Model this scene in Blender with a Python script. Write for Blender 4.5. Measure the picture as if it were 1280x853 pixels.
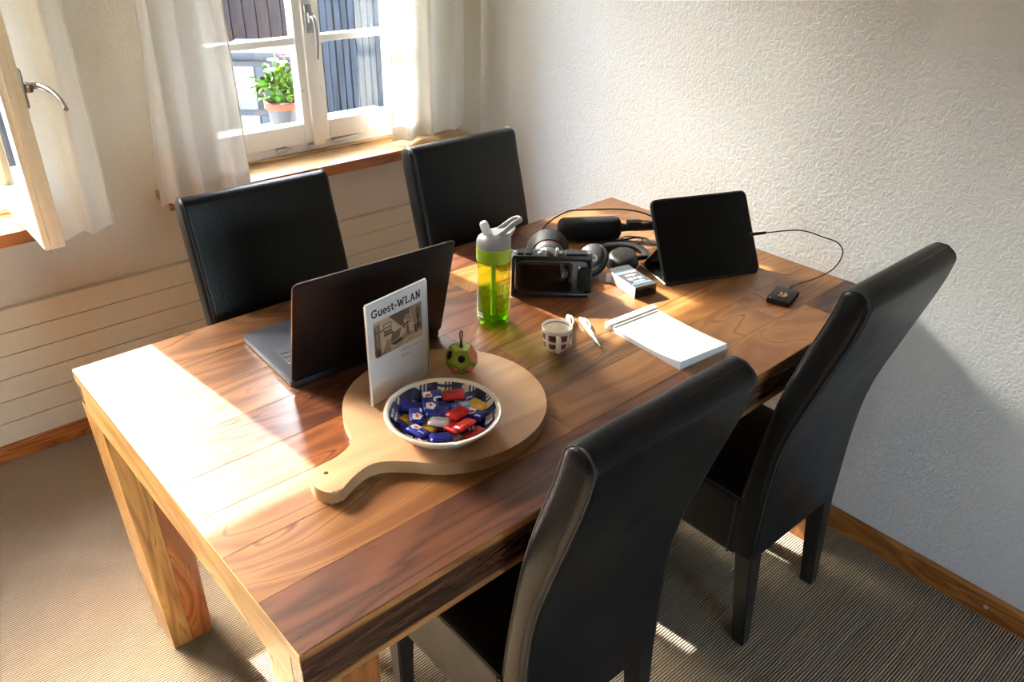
import bpy, bmesh, math, random
from mathutils import Vector, Matrix

# ------------------------------------------------------------------ camera, sky, sun, exposure
scene = bpy.context.scene
for o in list(bpy.data.objects):
    bpy.data.objects.remove(o)
COL = scene.collection
PI = math.pi

cam_data = bpy.data.cameras.new('camera')
cam_data.sensor_width = 36.0
cam_data.lens = 1004.395 / 1280.0 * 36.0
cam_data.clip_start = 0.02
cam = bpy.data.objects.new('camera', cam_data)
COL.objects.link(cam)
_r = Vector((0.7522854, -0.6585622, 0.0190400))
_u = Vector((0.3140554, 0.3838553, 0.8683457))
_d = Vector((0.5791683, 0.6472642, -0.4955937))
cam.matrix_world = Matrix((
    (_r.x, _u.x, -_d.x, -1.9140593),
    (_r.y, _u.y, -_d.y, -0.7298410),
    (_r.z, _u.z, -_d.z, 1.6470590),
    (0, 0, 0, 1)))
scene.camera = cam

SUN_DIR = Vector((-0.105, 1.0, 0.70)).normalized()      # towards the sun
world = bpy.data.worlds.new('sky')
scene.world = world
world.use_nodes = True
wn = world.node_tree.nodes
wn.clear()
w_out = wn.new('ShaderNodeOutputWorld')
w_bg = wn.new('ShaderNodeBackground')
w_sky = wn.new('ShaderNodeTexSky')
w_sky.sky_type = 'NISHITA'
w_sky.sun_disc = False
w_sky.sun_elevation = math.asin(SUN_DIR.z)
w_sky.sun_rotation = math.atan2(SUN_DIR.x, SUN_DIR.y)
w_sky.air_density = 1.1
w_sky.dust_density = 3.0
w_bg.inputs['Strength'].default_value = 2.4
world.node_tree.links.new(w_sky.outputs[0], w_bg.inputs[0])
world.node_tree.links.new(w_bg.outputs[0], w_out.inputs[0])

sun_data = bpy.data.lights.new('sun', 'SUN')
sun_data.energy = 10.5
sun_data.angle = 0.0093
sun_data.color = (1.0, 0.96, 0.90)
sun = bpy.data.objects.new('sun', sun_data)
COL.objects.link(sun)
sun.rotation_euler = SUN_DIR.to_track_quat('Z', 'Y').to_euler()
sun.location = (-1, 6, 6)

vs = scene.view_settings
vs.view_transform = 'Standard'
vs.look = 'None'
vs.gamma = 1.0
vs.use_curve_mapping = False
vs.exposure = 1.95
try:
    scene.cycles.max_bounces = 12
    scene.cycles.diffuse_bounces = 6
    scene.cycles.transparent_max_bounces = 24
    scene.cycles.sample_clamp_indirect = 8.0
    scene.cycles.caustics_refractive = False
    scene.cycles.caustics_reflective = False
except Exception:
    pass

# ------------------------------------------------------------------ helpers
def tag(o, label=None, cat=None, group=None, kind=None):
    if label: o['label'] = label
    if cat: o['category'] = cat
    if group: o['group'] = group
    if kind: o['kind'] = kind
    return o

def empty(name, loc=(0, 0, 0), rz=0.0, label=None, cat=None, group=None, kind=None):
    o = bpy.data.objects.new(name, None)
    o.empty_display_size = 0.02
    COL.objects.link(o)
    o.location = loc
    o.rotation_euler = (0, 0, rz)
    return tag(o, label, cat, group, kind)

def obj(name, bm, mat, parent=None, loc=None, rot=None, smooth=None):
    me = bpy.data.meshes.new(name)
    bmesh.ops.recalc_face_normals(bm, faces=bm.faces)
    bm.to_mesh(me)
    bm.free()
    mats = mat if isinstance(mat, (list, tuple)) else [mat]
    for m in mats: me.materials.append(m)
    if smooth:
        for p in me.polygons: p.use_smooth = True
        if smooth is not True:
            me.set_sharp_from_angle(angle=math.radians(smooth))
    o = bpy.data.objects.new(name, me)
    COL.objects.link(o)
    if parent: o.parent = parent
    if loc: o.location = loc
    if rot: o.rotation_euler = rot
    return o

def link_copy(o, parent=None, name=None):
    c = o.copy()
    COL.objects.link(c)
    c.parent = parent
    return c

def copy_tree(o, parent=None):
    kids = list(o.children)
    c = link_copy(o, parent)
    for k in kids: copy_tree(k, c)
    return c

def a_box(bm, x0, x1, y0, y1, z0, z1, bev=0.0, seg=2, M=None, mi=0):
    r = bmesh.ops.create_cube(bm, size=1.0)
    vs_ = r['verts']
    for v in vs_:
        v.co = Vector((x0 + (v.co.x + .5) * (x1 - x0), y0 + (v.co.y + .5) * (y1 - y0), z0 + (v.co.z + .5) * (z1 - z0)))
    fs = set(f for v in vs_ for f in v.link_faces)
    if bev > 0:
        es = list(set(e for v in vs_ for e in v.link_edges))
        rr = bmesh.ops.bevel(bm, geom=es, offset=bev, segments=seg, affect='EDGES', profile=0.5)
        vs_ = list(set(list(rr['verts']) + [v for v in vs_ if v.is_valid]))
        fs = set(f for v in vs_ for f in v.link_faces)
    for f in fs: f.material_index = mi
    if M is not None:
        bmesh.ops.transform(bm, matrix=M, verts=list(set(v for f in fs for v in f.verts)))
    return list(fs)

def box(name, x0, x1, y0, y1, z0, z1, mat, parent=None, bev=0.0, seg=2, M=None, smooth=30):
    bm = bmesh.new()
    a_box(bm, x0, x1, y0, y1, z0, z1, bev, seg, M)
    return obj(name, bm, mat, parent, smooth=(smooth if bev else None))

def a_lathe(bm, prof, n=40, M=None, mi=0, cap0=True, cap1=True):
    rings = []
    for (r, z) in prof:
        if r < 1e-6:
            rings.append([bm.verts.new((0, 0, z))])
        else:
            rings.append([bm.verts.new((r * math.cos(2 * PI * i / n), r * math.sin(2 * PI * i / n), z)) for i in range(n)])
    new = [v for rg in rings for v in rg]
    fs = []
    for a, b in zip(rings[:-1], rings[1:]):
        if len(a) == 1 and len(b) == 1: continue
        for i in range(n):
            j = (i + 1) % n
            if len(a) == 1: fs.append(bm.faces.new((a[0], b[j], b[i])))
            elif len(b) == 1: fs.append(bm.faces.new((a[i], a[j], b[0])))
            else: fs.append(bm.faces.new((a[i], a[j], b[j], b[i])))
    if cap0 and len(rings[0]) > 1: fs.append(bm.faces.new(list(reversed(rings[0]))))
    if cap1 and len(rings[-1]) > 1: fs.append(bm.faces.new(rings[-1]))
    for f in fs: f.material_index = mi
    if M is not None: bmesh.ops.transform(bm, matrix=M, verts=new)
    return new

def lathe(name, prof, mat, parent=None, n=40, M=None, smooth=40, cap0=True, cap1=True):
    bm = bmesh.new()
    a_lathe(bm, prof, n, M, 0, cap0, cap1)
    return obj(name, bm, mat, parent, smooth=smooth)

def spline(pts, sub=8, closed=False):
    P = [Vector(p) for p in pts]
    n = len(P)
    out = []
    rng = range(n) if closed else range(n - 1)
    for i in rng:
        if closed:
            p0, p1, p2, p3 = P[(i - 1) % n], P[i], P[(i + 1) % n], P[(i + 2) % n]
        else:
            p0, p1, p2, p3 = P[max(i - 1, 0)], P[i], P[i + 1], P[min(i + 2, n - 1)]
        for k in range(sub):
            t = k / sub
            out.append(0.5 * ((2 * p1) + (-p0 + p2) * t + (2 * p0 - 5 * p1 + 4 * p2 - p3) * t * t + (-p0 + 3 * p1 - 3 * p2 + p3) * t ** 3))
    if not closed: out.append(P[-1])
    return out

def a_tube(bm, path, r, n=8, closed=False, flat=None, mi=0):
    P = [Vector(p) for p in path]
    m = len(P)
    rings = []
    nrm = None
    for i in range(m):
        if closed: t = P[(i + 1) % m] - P[(i - 1) % m]
        else: t = P[min(i + 1, m - 1)] - P[max(i - 1, 0)]
        t.normalize()
        if nrm is None:
            a = Vector((0, 0, 1)) if abs(t.z) < 0.9 else Vector((1, 0, 0))
            nrm = (a - t * a.dot(t)).normalized()
        else:
            nrm = (nrm - t * nrm.dot(t)).normalized()
        b = t.cross(nrm)
        rr = r[i] if isinstance(r, (list, tuple)) else r
        fl = flat if flat else 1.0
        rings.append([bm.verts.new(P[i] + nrm * (rr * math.cos(2 * PI * k / n)) + b * (rr * fl * math.sin(2 * PI * k / n))) for k in range(n)])
    fs = []
    for i in range(m if closed else m - 1):
        a, c = rings[i], rings[(i + 1) % m]
        for k in range(n):
            j = (k + 1) % n
            fs.append(bm.faces.new((a[k], a[j], c[j], c[k])))
    if not closed:
        fs.append(bm.faces.new(list(reversed(rings[0]))))
        fs.append(bm.faces.new(rings[-1]))
    for f in fs: f.material_index = mi

def tube(name, path, r, mat, parent=None, n=8, closed=False, flat=None, smooth=50):
    bm = bmesh.new()
    a_tube(bm, path, r, n, closed, flat)
    return obj(name, bm, mat, parent, smooth=smooth)

def a_prism(bm, outline, z0, z1, bev=0.0, seg=2, M=None, mi=0):
    vb = [bm.verts.new((x, y, z0)) for x, y in outline]
    vt = [bm.verts.new((x, y, z1)) for x, y in outline]
    n = len(outline)
    fs = [bm.faces.new(list(reversed(vb))), bm.faces.new(vt)]
    for i in range(n):
        j = (i + 1) % n
        fs.append(bm.faces.new((vb[i], vb[j], vt[j], vt[i])))
    allv = vb + vt
    if bev > 0:
        es = [e for e in set(e for v in vb + vt for e in v.link_edges)
              if (e.verts[0].co.z == e.verts[1].co.z)]
        r = bmesh.ops.bevel(bm, geom=es, offset=bev, segments=seg, affect='EDGES', profile=0.5)
        allv = list(set([v for v in allv if v.is_valid] + list(r['verts'])))
    for f in set(f for v in allv if v.is_valid for f in v.link_faces): f.material_index = mi
    if M is not None: bmesh.ops.transform(bm, matrix=M, verts=[v for v in allv if v.is_valid])

def prism(name, outline, z0, z1, mat, parent=None, bev=0.0, seg=2, M=None, smooth=35):
    bm = bmesh.new()
    a_prism(bm, outline, z0, z1, bev, seg, M)
    return obj(name, bm, mat, parent, smooth=smooth if bev else None)

def rrect(w, h, r, n=5, cx=0.0, cy=0.0):
    pts = []
    for (sx, sy, a0) in ((1, 1, 0), (-1, 1, 90), (-1, -1, 180), (1, -1, 270)):
        for k in range(n + 1):
            a = math.radians(a0 + 90 * k / n)
            pts.append((cx + sx * (w / 2 - r) + r * math.cos(a), cy + sy * (h / 2 - r) + r * math.sin(a)))
    return pts

def T(x=0, y=0, z=0): return Matrix.Translation((x, y, z))
def R(a, ax): return Matrix.Rotation(a, 4, ax)
def rad(a): return math.radians(a)

# ------------------------------------------------------------------ materials
def new_mat(name):
    m = bpy.data.materials.new(name)
    m.use_nodes = True
    nt = m.node_tree
    b = nt.nodes['Principled BSDF']
    return m, nt, b

def N(nt, t, **kw):
    n = nt.nodes.new(t)
    for k, v in kw.items(): setattr(n, k, v)
    return n

def ramp(nt, stops, interp='LINEAR'):
    n = nt.nodes.new('ShaderNodeValToRGB')
    n.color_ramp.interpolation = interp
    els = n.color_ramp.elements
    while len(els) < len(stops): els.new(0.5)
    for e, (p, c) in zip(els, stops):
        e.position = p
        e.color = (c[0], c[1], c[2], 1) if not isinstance(c, (int, float)) else (c, c, c, 1)
    return n

def srgb(*c):
    return tuple(((v / 255) / 12.92 if v / 255 <= 0.04045 else (((v / 255) + 0.055) / 1.055) ** 2.4) for v in c)

def plain(name, col, rough=0.5, metal=0.0, spec=0.5, coat=0.0, bump=None, var=0.06, alpha=None, sheen=0.0):
    m, nt, b = new_mat(name)
    b.inputs['Roughness'].default_value = rough
    b.inputs['Metallic'].default_value = metal
    b.inputs['Specular IOR Level'].default_value = spec
    b.inputs['Coat Weight'].default_value = coat
    b.inputs['Sheen Weight'].default_value = sheen
    tc = N(nt, 'ShaderNodeTexCoord')
    no = N(nt, 'ShaderNodeTexNoise')
    no.inputs['Scale'].default_value = 35
    no.inputs['Detail'].default_value = 4
    nt.links.new(tc.outputs['Object'], no.inputs['Vector'])
    rp = ramp(nt, [(0.3, tuple(v * (1 - var) for v in col)), (0.7, tuple(min(1, v * (1 + var)) for v in col))])
    nt.links.new(no.outputs['Fac'], rp.inputs[0])
    nt.links.new(rp.outputs[0], b.inputs['Base Color'])
    if bump:
        n2 = N(nt, 'ShaderNodeTexNoise')
        n2.inputs['Scale'].default_value = bump[0]
        n2.inputs['Detail'].default_value = 3
        nt.links.new(tc.outputs['Object'], n2.inputs['Vector'])
        bp = N(nt, 'ShaderNodeBump')
        bp.inputs['Strength'].default_value = bump[1]
        bp.inputs['Distance'].default_value = bump[2]
        nt.links.new(n2.outputs['Fac'], bp.inputs['Height'])
        nt.links.new(bp.outputs[0], b.inputs['Normal'])
    return m

def wood(name, light, dark, axis=0, rings=9.0, stretch=5.0, rough=0.3, contrast=(0.35, 0.75), line=None, coat=0.0, scale=1.0, linew=0.5):
    """long-grained timber: warped growth rings, dark vein lines, fine fibres"""
    m, nt, b = new_mat(name)
    L = nt.links.new
    tc = N(nt, 'ShaderNodeTexCoord')
    oi = N(nt, 'ShaderNodeObjectInfo')
    mul = N(nt, 'ShaderNodeVectorMath', operation='MULTIPLY_ADD')
    cmb = N(nt, 'ShaderNodeCombineXYZ')
    for k, f in enumerate((37.0, 19.0, 53.0)):
        mm = N(nt, 'ShaderNodeMath', operation='MULTIPLY')
        mm.inputs[1].default_value = f
        L(oi.outputs['Random'], mm.inputs[0])
        L(mm.outputs[0], cmb.inputs[k])
    sc = [stretch * scale] * 3
    sc[axis] = scale
    mul.inputs[1].default_value = sc
    L(tc.outputs['Object'], mul.inputs[0])
    L(cmb.outputs[0], mul.inputs[2])
    n1 = N(nt, 'ShaderNodeTexNoise')
    n1.inputs['Scale'].default_value = 1.9
    n1.inputs['Detail'].default_value = 1.6
    n1.inputs['Roughness'].default_value = 0.45
    n1.inputs['Distortion'].default_value = 0.5
    L(mul.outputs[0], n1.inputs['Vector'])
    m1 = N(nt, 'ShaderNodeMath', operation='MULTIPLY')
    m1.inputs[1].default_value = rings * 2
    L(n1.outputs['Fac'], m1.inputs[0])
    pp = N(nt, 'ShaderNodeMath', operation='PINGPONG')
    pp.inputs[1].default_value = 1.0
    L(m1.outputs[0], pp.inputs[0])
    # broad tone
    n2 = N(nt, 'ShaderNodeTexNoise')
    n2.inputs['Scale'].default_value = 0.9
    n2.inputs['Detail'].default_value = 4
    L(mul.outputs[0], n2.inputs['Vector'])
    mixf = N(nt, 'ShaderNodeMath', operation='MULTIPLY_ADD')
    mixf.inputs[1].default_value = 0.46
    L(pp.outputs[0], mixf.inputs[0])
    m2 = N(nt, 'ShaderNodeMath', operation='MULTIPLY')
    m2.inputs[1].default_value = 0.54
    L(n2.outputs['Fac'], m2.inputs[0])
    L(m2.outputs[0], mixf.inputs[2])
    rp = ramp(nt, [(contrast[0], light), (contrast[1], dark)])
    L(mixf.outputs[0], rp.inputs[0])
    # fibres
    s2 = N(nt, 'ShaderNodeVectorMath', operation='MULTIPLY')
    f2 = [320.0] * 3
    f2[axis] = 16.0
    s2.inputs[1].default_value = f2
    L(tc.outputs['Object'], s2.inputs[0])
    n3 = N(nt, 'ShaderNodeTexNoise')
    n3.inputs['Scale'].default_value = 1.0
    n3.inputs['Detail'].default_value = 4
    L(s2.outputs[0], n3.inputs['Vector'])
    r3 = ramp(nt, [(0.3, 0.90), (0.65, 1.03)])
    L(n3.outputs['Fac'], r3.inputs[0])
    mx = N(nt, 'ShaderNodeMix', data_type='RGBA', blend_type='MULTIPLY')
    mx.inputs[0].default_value = 1.0
    L(rp.outputs[0], mx.inputs[6])
    L(r3.outputs[0], mx.inputs[7])
    last = mx.outputs[2]
    # dark vein lines where the rings turn
    if line is not None:
        rl = ramp(nt, [(0.0, 1.0), (0.05, 0.7), (0.12, 0.0)])
        L(pp.outputs[0], rl.inputs[0])
        r5 = ramp(nt, [(0.42, 0.0), (0.56, 0.9)])
        L(n2.outputs['Fac'], r5.inputs[0])
        mm = N(nt, 'ShaderNodeMath', operation='MULTIPLY')
        L(rl.outputs[0], mm.inputs[0])
        L(r5.outputs[0], mm.inputs[1])
        mx2 = N(nt, 'ShaderNodeMix', data_type='RGBA')
        mx2.inputs[7].default_value = (*line, 1)
        L(mm.outputs[0], mx2.inputs[0])
        L(last, mx2.inputs[6])
        last = mx2.outputs[2]
    L(last, b.inputs['Base Color'])
    rr = ramp(nt, [(0.3, rough * 0.85), (0.7, rough * 1.25)])
    L(n3.outputs['Fac'], rr.inputs[0])
    L(rr.outputs[0], b.inputs['Roughness'])
    b.inputs['Coat Weight'].default_value = coat
    b.inputs['Coat Roughness'].default_value = 0.15
    bp = N(nt, 'ShaderNodeBump')
    bp.inputs['Strength'].default_value = 0.025
    bp.inputs['Distance'].default_value = 0.001
    L(n3.outputs['Fac'], bp.inputs['Height'])
    L(bp.outputs[0], b.inputs['Normal'])
    return m

def plaster(name, col, scale=60.0, dist=0.004, strength=0.7):
    m, nt, b = new_mat(name)
    L = nt.links.new
    tc = N(nt, 'ShaderNodeTexCoord')
    n0 = N(nt, 'ShaderNodeTexNoise')
    n0.inputs['Scale'].default_value = scale * 0.5
    n0.inputs['Detail'].default_value = 2
    L(tc.outputs['Object'], n0.inputs['Vector'])
    mixv = N(nt, 'ShaderNodeVectorMath', operation='MULTIPLY_ADD')
    mixv.inputs[1].default_value = (0.02, 0.02, 0.02)
    L(n0.outputs['Color'], mixv.inputs[0])
    L(tc.outputs['Object'], mixv.inputs[2])
    n1 = N(nt, 'ShaderNodeTexNoise')
    n1.inputs['Scale'].default_value = scale
    n1.inputs['Detail'].default_value = 2.0
    n1.inputs['Roughness'].default_value = 0.5
    n1.inputs['Distortion'].default_value = 1.4
    L(mixv.outputs[0], n1.inputs['Vector'])
    rp = ramp(nt, [(0.36, 0.0), (0.62, 1.0)])
    L(n1.outputs['Fac'], rp.inputs[0])
    bp = N(nt, 'ShaderNodeBump')
    bp.inputs['Strength'].default_value = strength
    bp.inputs['Distance'].default_value = dist
    L(rp.outputs[0], bp.inputs['Height'])
    L(bp.outputs[0], b.inputs['Normal'])
    n4 = N(nt, 'ShaderNodeTexNoise')
    n4.inputs['Scale'].default_value = 2.0
    L(tc.outputs['Object'], n4.inputs['Vector'])
    rc = ramp(nt, [(0.3, tuple(v * 0.97 for v in col)), (0.7, col)])
    L(n4.outputs['Fac'], rc.inputs[0])
    L(rc.outputs[0], b.inputs['Base Color'])
    b.inputs['Roughness'].default_value = 0.85
    b.inputs['Specular IOR Level'].default_value = 0.25
    return m

def carpet_mat():
    m, nt, b = new_mat('ribbed carpet')
    L = nt.links.new
    tc = N(nt, 'ShaderNodeTexCoord')
    sep = N(nt, 'ShaderNodeSeparateXYZ')
    nz = N(nt, 'ShaderNodeTexNoise')
    nz.inputs['Scale'].default_value = 40
    nz.inputs['Detail'].default_value = 2
    L(tc.outputs['Object'], nz.inputs['Vector'])
    L(tc.outputs['Object'], sep.inputs[0])
    a = N(nt, 'ShaderNodeMath', operation='MULTIPLY_ADD')      # wobble
    a.inputs[1].default_value = 0.0022
    L(nz.outputs['Fac'], a.inputs[0])
    L(sep.outputs['Y'], a.inputs[2])
    s = N(nt, 'ShaderNodeMath', operation='MULTIPLY')
    s.inputs[1].default_value = 2 * PI / 0.0068
    L(a.outputs[0], s.inputs[0])
    sn = N(nt, 'ShaderNodeMath', operation='SINE')
    L(s.outputs[0], sn.inputs[0])
    # knots across the ribs
    kx = N(nt, 'ShaderNodeMath', operation='MULTIPLY')
    kx.inputs[1].default_value = 2 * PI / 0.006
    L(sep.outputs['X'], kx.inputs[0])
    ks = N(nt, 'ShaderNodeMath', operation='SINE')
    L(kx.outputs[0], ks.inputs[0])
    hh = N(nt, 'ShaderNodeMath', operation='MULTIPLY_ADD')
    hh.inputs[1].default_value = 0.10
    L(ks.outputs[0], hh.inputs[0])
    L(sn.outputs[0], hh.inputs[2])
    nf = N(nt, 'ShaderNodeTexNoise')
    nf.inputs['Scale'].default_value = 260
    nf.inputs['Detail'].default_value = 3
    L(tc.outputs['Object'], nf.inputs['Vector'])
    h2 = N(nt, 'ShaderNodeMath', operation='MULTIPLY_ADD')
    h2.inputs[1].default_value = 1.1
    L(nf.outputs['Fac'], h2.inputs[0])
    L(hh.outputs[0], h2.inputs[2])
    rp = ramp(nt, [(0.0, srgb(66, 54, 41)), (0.35, srgb(120, 104, 82)), (0.75, srgb(180, 162, 134)), (1.0, srgb(200, 184, 156))])
    mr = N(nt, 'ShaderNodeMapRange')
    mr.inputs['From Min'].default_value = -0.9
    mr.inputs['From Max'].default_value = 1.9
    L(h2.outputs[0], mr.inputs['Value'])
    L(mr.outputs[0], rp.inputs[0])
    L(rp.outputs[0], b.inputs['Base Color'])
    bp = N(nt, 'ShaderNodeBump')
    bp.inputs['Strength'].default_value = 0.8
    bp.inputs['Distance'].default_value = 0.0018
    L(h2.outputs[0], bp.inputs['Height'])
    L(bp.outputs[0], b.inputs['Normal'])
    b.inputs['Roughness'].default_value = 0.95
    b.inputs['Specular IOR Level'].default_value = 0.1
    b.inputs['Sheen Weight'].default_value = 0.15
    return m

def leather_mat():
    m, nt, b = new_mat('black grained leather')
    L = nt.links.new
    tc = N(nt, 'ShaderNodeTexCoord')
    vo = N(nt, 'ShaderNodeTexVoronoi')
    vo.inputs['Scale'].default_value = 420
    L(tc.outputs['Object'], vo.inputs['Vector'])
    no = N(nt, 'ShaderNodeTexNoise')
    no.inputs['Scale'].default_value = 9
    no.inputs['Detail'].default_value = 3
    L(tc.outputs['Object'], no.inputs['Vector'])
    ad = N(nt, 'ShaderNodeMath', operation='MULTIPLY_ADD')
    ad.inputs[1].default_value = 2.0
    L(no.outputs['Fac'], ad.inputs[0])
    L(vo.outputs['Distance'], ad.inputs[2])
    bp = N(nt, 'ShaderNodeBump')
    bp.inputs['Strength'].default_value = 0.35
    bp.inputs['Distance'].default_value = 0.0009
    L(ad.outputs[0], bp.inputs['Height'])
    L(bp.outputs[0], b.inputs['Normal'])
    rp = ramp(nt, [(0.3, (0.0035, 0.0042, 0.0055)), (0.7, (0.0055, 0.0062, 0.0075))])
    L(no.outputs['Fac'], rp.inputs[0])
    L(rp.outputs[0], b.inputs['Base Color'])
    rr = ramp(nt, [(0.3, 0.30), (0.7, 0.40)])
    L(no.outputs['Fac'], rr.inputs[0])
    L(rr.outputs[0], b.inputs['Roughness'])
    b.inputs['Specular IOR Level'].default_value = 0.24
    return m

def clear_mat(name, tint=(1, 1, 1), ior=1.45, rough=0.02, noise=0.0):
    """thin clear sheet: tinted pass-through plus a Fresnel reflection"""
    m, nt, b = new_mat(name)
    L = nt.links.new
    nt.nodes.remove(b)
    out = [n for n in nt.nodes if n.type == 'OUTPUT_MATERIAL'][0]
    tr = N(nt, 'ShaderNodeBsdfTransparent')
    tr.inputs[0].default_value = (*tint, 1)
    gl = N(nt, 'ShaderNodeBsdfGlossy')
    gl.inputs['Roughness'].default_value = rough
    lw = N(nt, 'ShaderNodeLayerWeight')
    pw = N(nt, 'ShaderNodeMath', operation='POWER')
    pw.inputs[1].default_value = 5.0
    L(lw.outputs['Facing'], pw.inputs[0])
    f0 = ((ior - 1) / (ior + 1)) ** 2
    fr = N(nt, 'ShaderNodeMath', operation='MULTIPLY_ADD')
    fr.inputs[1].default_value = 1 - f0
    fr.inputs[2].default_value = f0
    L(pw.outputs[0], fr.inputs[0])
    mx = N(nt, 'ShaderNodeMixShader')
    L(fr.outputs[0], mx.inputs[0])
    L(tr.outputs[0], mx.inputs[1])
    L(gl.outputs[0], mx.inputs[2])
    L(mx.outputs[0], out.inputs[0])
    return m

def curtain_mat():
    m, nt, b = new_mat('white curtain cloth')
    L = nt.links.new
    out = [n for n in nt.nodes if n.type == 'OUTPUT_MATERIAL'][0]
    nt.nodes.remove(b)
    tc = N(nt, 'ShaderNodeTexCoord')
    no = N(nt, 'ShaderNodeTexNoise')
    no.inputs['Scale'].default_value = 300
    L(tc.outputs['Object'], no.inputs['Vector'])
    rp = ramp(nt, [(0.3, srgb(216, 212, 204)), (0.7, srgb(230, 227, 220))])
    L(no.outputs['Fac'], rp.inputs[0])
    df = N(nt, 'ShaderNodeBsdfDiffuse')
    tl = N(nt, 'ShaderNodeBsdfTranslucent')
    tr = N(nt, 'ShaderNodeBsdfTransparent')
    L(rp.outputs[0], df.inputs[0])
    L(rp.outputs[0], tl.inputs[0])
    m1 = N(nt, 'ShaderNodeMixShader')
    m1.inputs[0].default_value = 0.16
    L(df.outputs[0], m1.inputs[1])
    L(tl.outputs[0], m1.inputs[2])
    m2 = N(nt, 'ShaderNodeMixShader')
    m2.inputs[0].default_value = 0.05
    L(m1.outputs[0], m2.inputs[1])
    L(tr.outputs[0], m2.inputs[2])
    L(m2.outputs[0], out.inputs[0])
    return m

M = {}
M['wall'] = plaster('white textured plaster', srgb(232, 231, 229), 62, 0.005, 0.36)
M['wall_smooth'] = plaster('shaded rolled plaster', srgb(202, 195, 180), 60, 0.002, 0.45)  # white plaster toned down to darker cream, so the colour carries its shade
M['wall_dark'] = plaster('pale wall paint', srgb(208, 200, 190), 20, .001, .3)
M['ceiling'] = plain('white ceiling paint', srgb(240, 238, 232), 0.9)
M['carpet'] = carpet_mat()
M['panel'] = plain('cream panel paint', srgb(202, 192, 168), 0.45, var=0.02)
M['base_wood'] = wood('honey pine baseboard', srgb(186, 116, 52), srgb(138, 76, 28), 0, 7, 9, 0.35, coat=0.2)
M['base_wood_y'] = wood('honey pine baseboard along the wall', srgb(196, 126, 58), srgb(150, 86, 34), 1, 7, 9, 0.35, coat=0.2)
M['sill_wood'] = wood('pale beech sill', srgb(206, 168, 120), srgb(172, 128, 80), 0, 6, 9, 0.35, coat=0.2)
M['sill_edge'] = wood('brown sill edge', srgb(160, 96, 50), srgb(116, 62, 30), 0, 6, 9, 0.4)
M['white_paint'] = plain('white window paint', srgb(226, 225, 221), 0.35, coat=0.15, var=0.02)
M['cream_paint'] = plain('aged cream window paint', srgb(228, 216, 190), 0.4, var=0.03)
M['glass'] = clear_mat('window glass', (0.80, 0.83, 0.83))
M['chrome'] = plain('brushed steel', (0.34, 0.34, 0.34), 0.3, 1.0)
M['zinc'] = plain('zinc plated steel', (0.62, 0.62, 0.60), 0.35, 1.0)
M['handle_metal'] = plain('bronze window handle', srgb(150, 138, 128), 0.3, 1.0)
M['curtain'] = curtain_mat()
M['leather'] = leather_mat()
M['thread'] = plain('dark stitching', (0.02, 0.02, 0.02), 0.6)
M['leg_black'] = plain('black lacquered wood', (0.012, 0.012, 0.012), 0.35)
M['black'] = plain('matte black plastic', (0.008, 0.008, 0.009), 0.45, spec=0.35)
M['black_soft'] = plain('soft black rubber', (0.005, 0.005, 0.0055), 0.7, spec=0.2)
M['black_gloss'] = plain('gloss black', (0.006, 0.006, 0.007), 0.12, spec=0.5)
M['screen'] = plain('dark screen glass', (0.002, 0.002, 0.003), 0.05, spec=0.16)
M['white'] = plain('white plastic', srgb(240, 240, 238), 0.35)
M['paper'] = plain('white paper', srgb(204, 206, 211), 0.85, var=0.01)
M['ink'] = plain('black ink', (0.012, 0.012, 0.012), 0.8)

# ------------------------------------------------------------------ room shell
YW = 1.865          # inner face of the window wall
WT = 0.24           # its thickness
def wall_x(y):      # the long plaster wall drifts away from square towards the corner
    t = max(0.0, (y - 0.35) / (YW - 0.35))
    return 0.022 + 0.185 * t * t * (3 - 2 * t) if t < 1 else 0.207
X0, Y0, ZC = -4.6, -4.2, 2.32

bm = bmesh.new()
a_box(bm, X0 - .1, 0.6, Y0 - .1, YW + .3, -0.05, 0.0)
tag(obj('floor', bm, M['carpet']), 'beige ribbed woven carpet covering the floor', 'floor', kind='structure')
bm = bmesh.new()
a_box(bm, X0 - .1, 0.6, Y0 - .1, YW + .3, ZC, ZC + .06)
tag(obj('ceiling', bm, M['ceiling']), 'flat white ceiling over the room', 'ceiling', kind='structure')

bm = bmesh.new()
ys = [Y0 - 0.1] + [i * 0.1 for i in range(-41, 22)]
col = []
for y in ys:
    x = wall_x(y)
    col.append([bm.verts.new((x, y, 0)), bm.verts.new((x, y, ZC)), bm.verts.new((0.55, y, ZC)), bm.verts.new((0.55, y, 0))])
for a, b in zip(col[:-1], col[1:]):
    for k in range(4):
        bm.faces.new((a[k], a[(k + 1) % 4], b[(k + 1) % 4], b[k]))
bm.faces.new(col[0]); bm.faces.new(list(reversed(col[-1])))
tag(obj('wall_right', bm, M['wall'], smooth=30), 'white rough plastered wall behind the table end', 'wall', kind='structure')

WIN = {1: (-2.335, -1.505), 2: (-0.945, -0.105)}
ZS, ZT = 0.777, 2.04           # sill and lintel heights
bm = bmesh.new()
xs = [X0 - .1, WIN[1][0], WIN[1][1], WIN[2][0], WIN[2][1], 0.5]
for i in range(5):
    if i in (1, 3):
        a_box(bm, xs[i], xs[i + 1], YW, YW + WT, 0, ZS - .02)
        a_box(bm, xs[i], xs[i + 1], YW, YW + WT, ZT, ZC)
    else:
        a_box(bm, xs[i], xs[i + 1], YW, YW + WT, 0, ZC)
tag(obj('wall_back', bm, M['wall_smooth']), 'white plastered wall with shade mixed into its colour, pierced by the two windows', 'wall', kind='structure')
bm = bmesh.new(); a_box(bm, X0 - .1, X0, Y0 - .1, YW + .1, 0, ZC)
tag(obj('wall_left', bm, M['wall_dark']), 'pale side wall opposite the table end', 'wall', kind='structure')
bm = bmesh.new()
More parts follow.
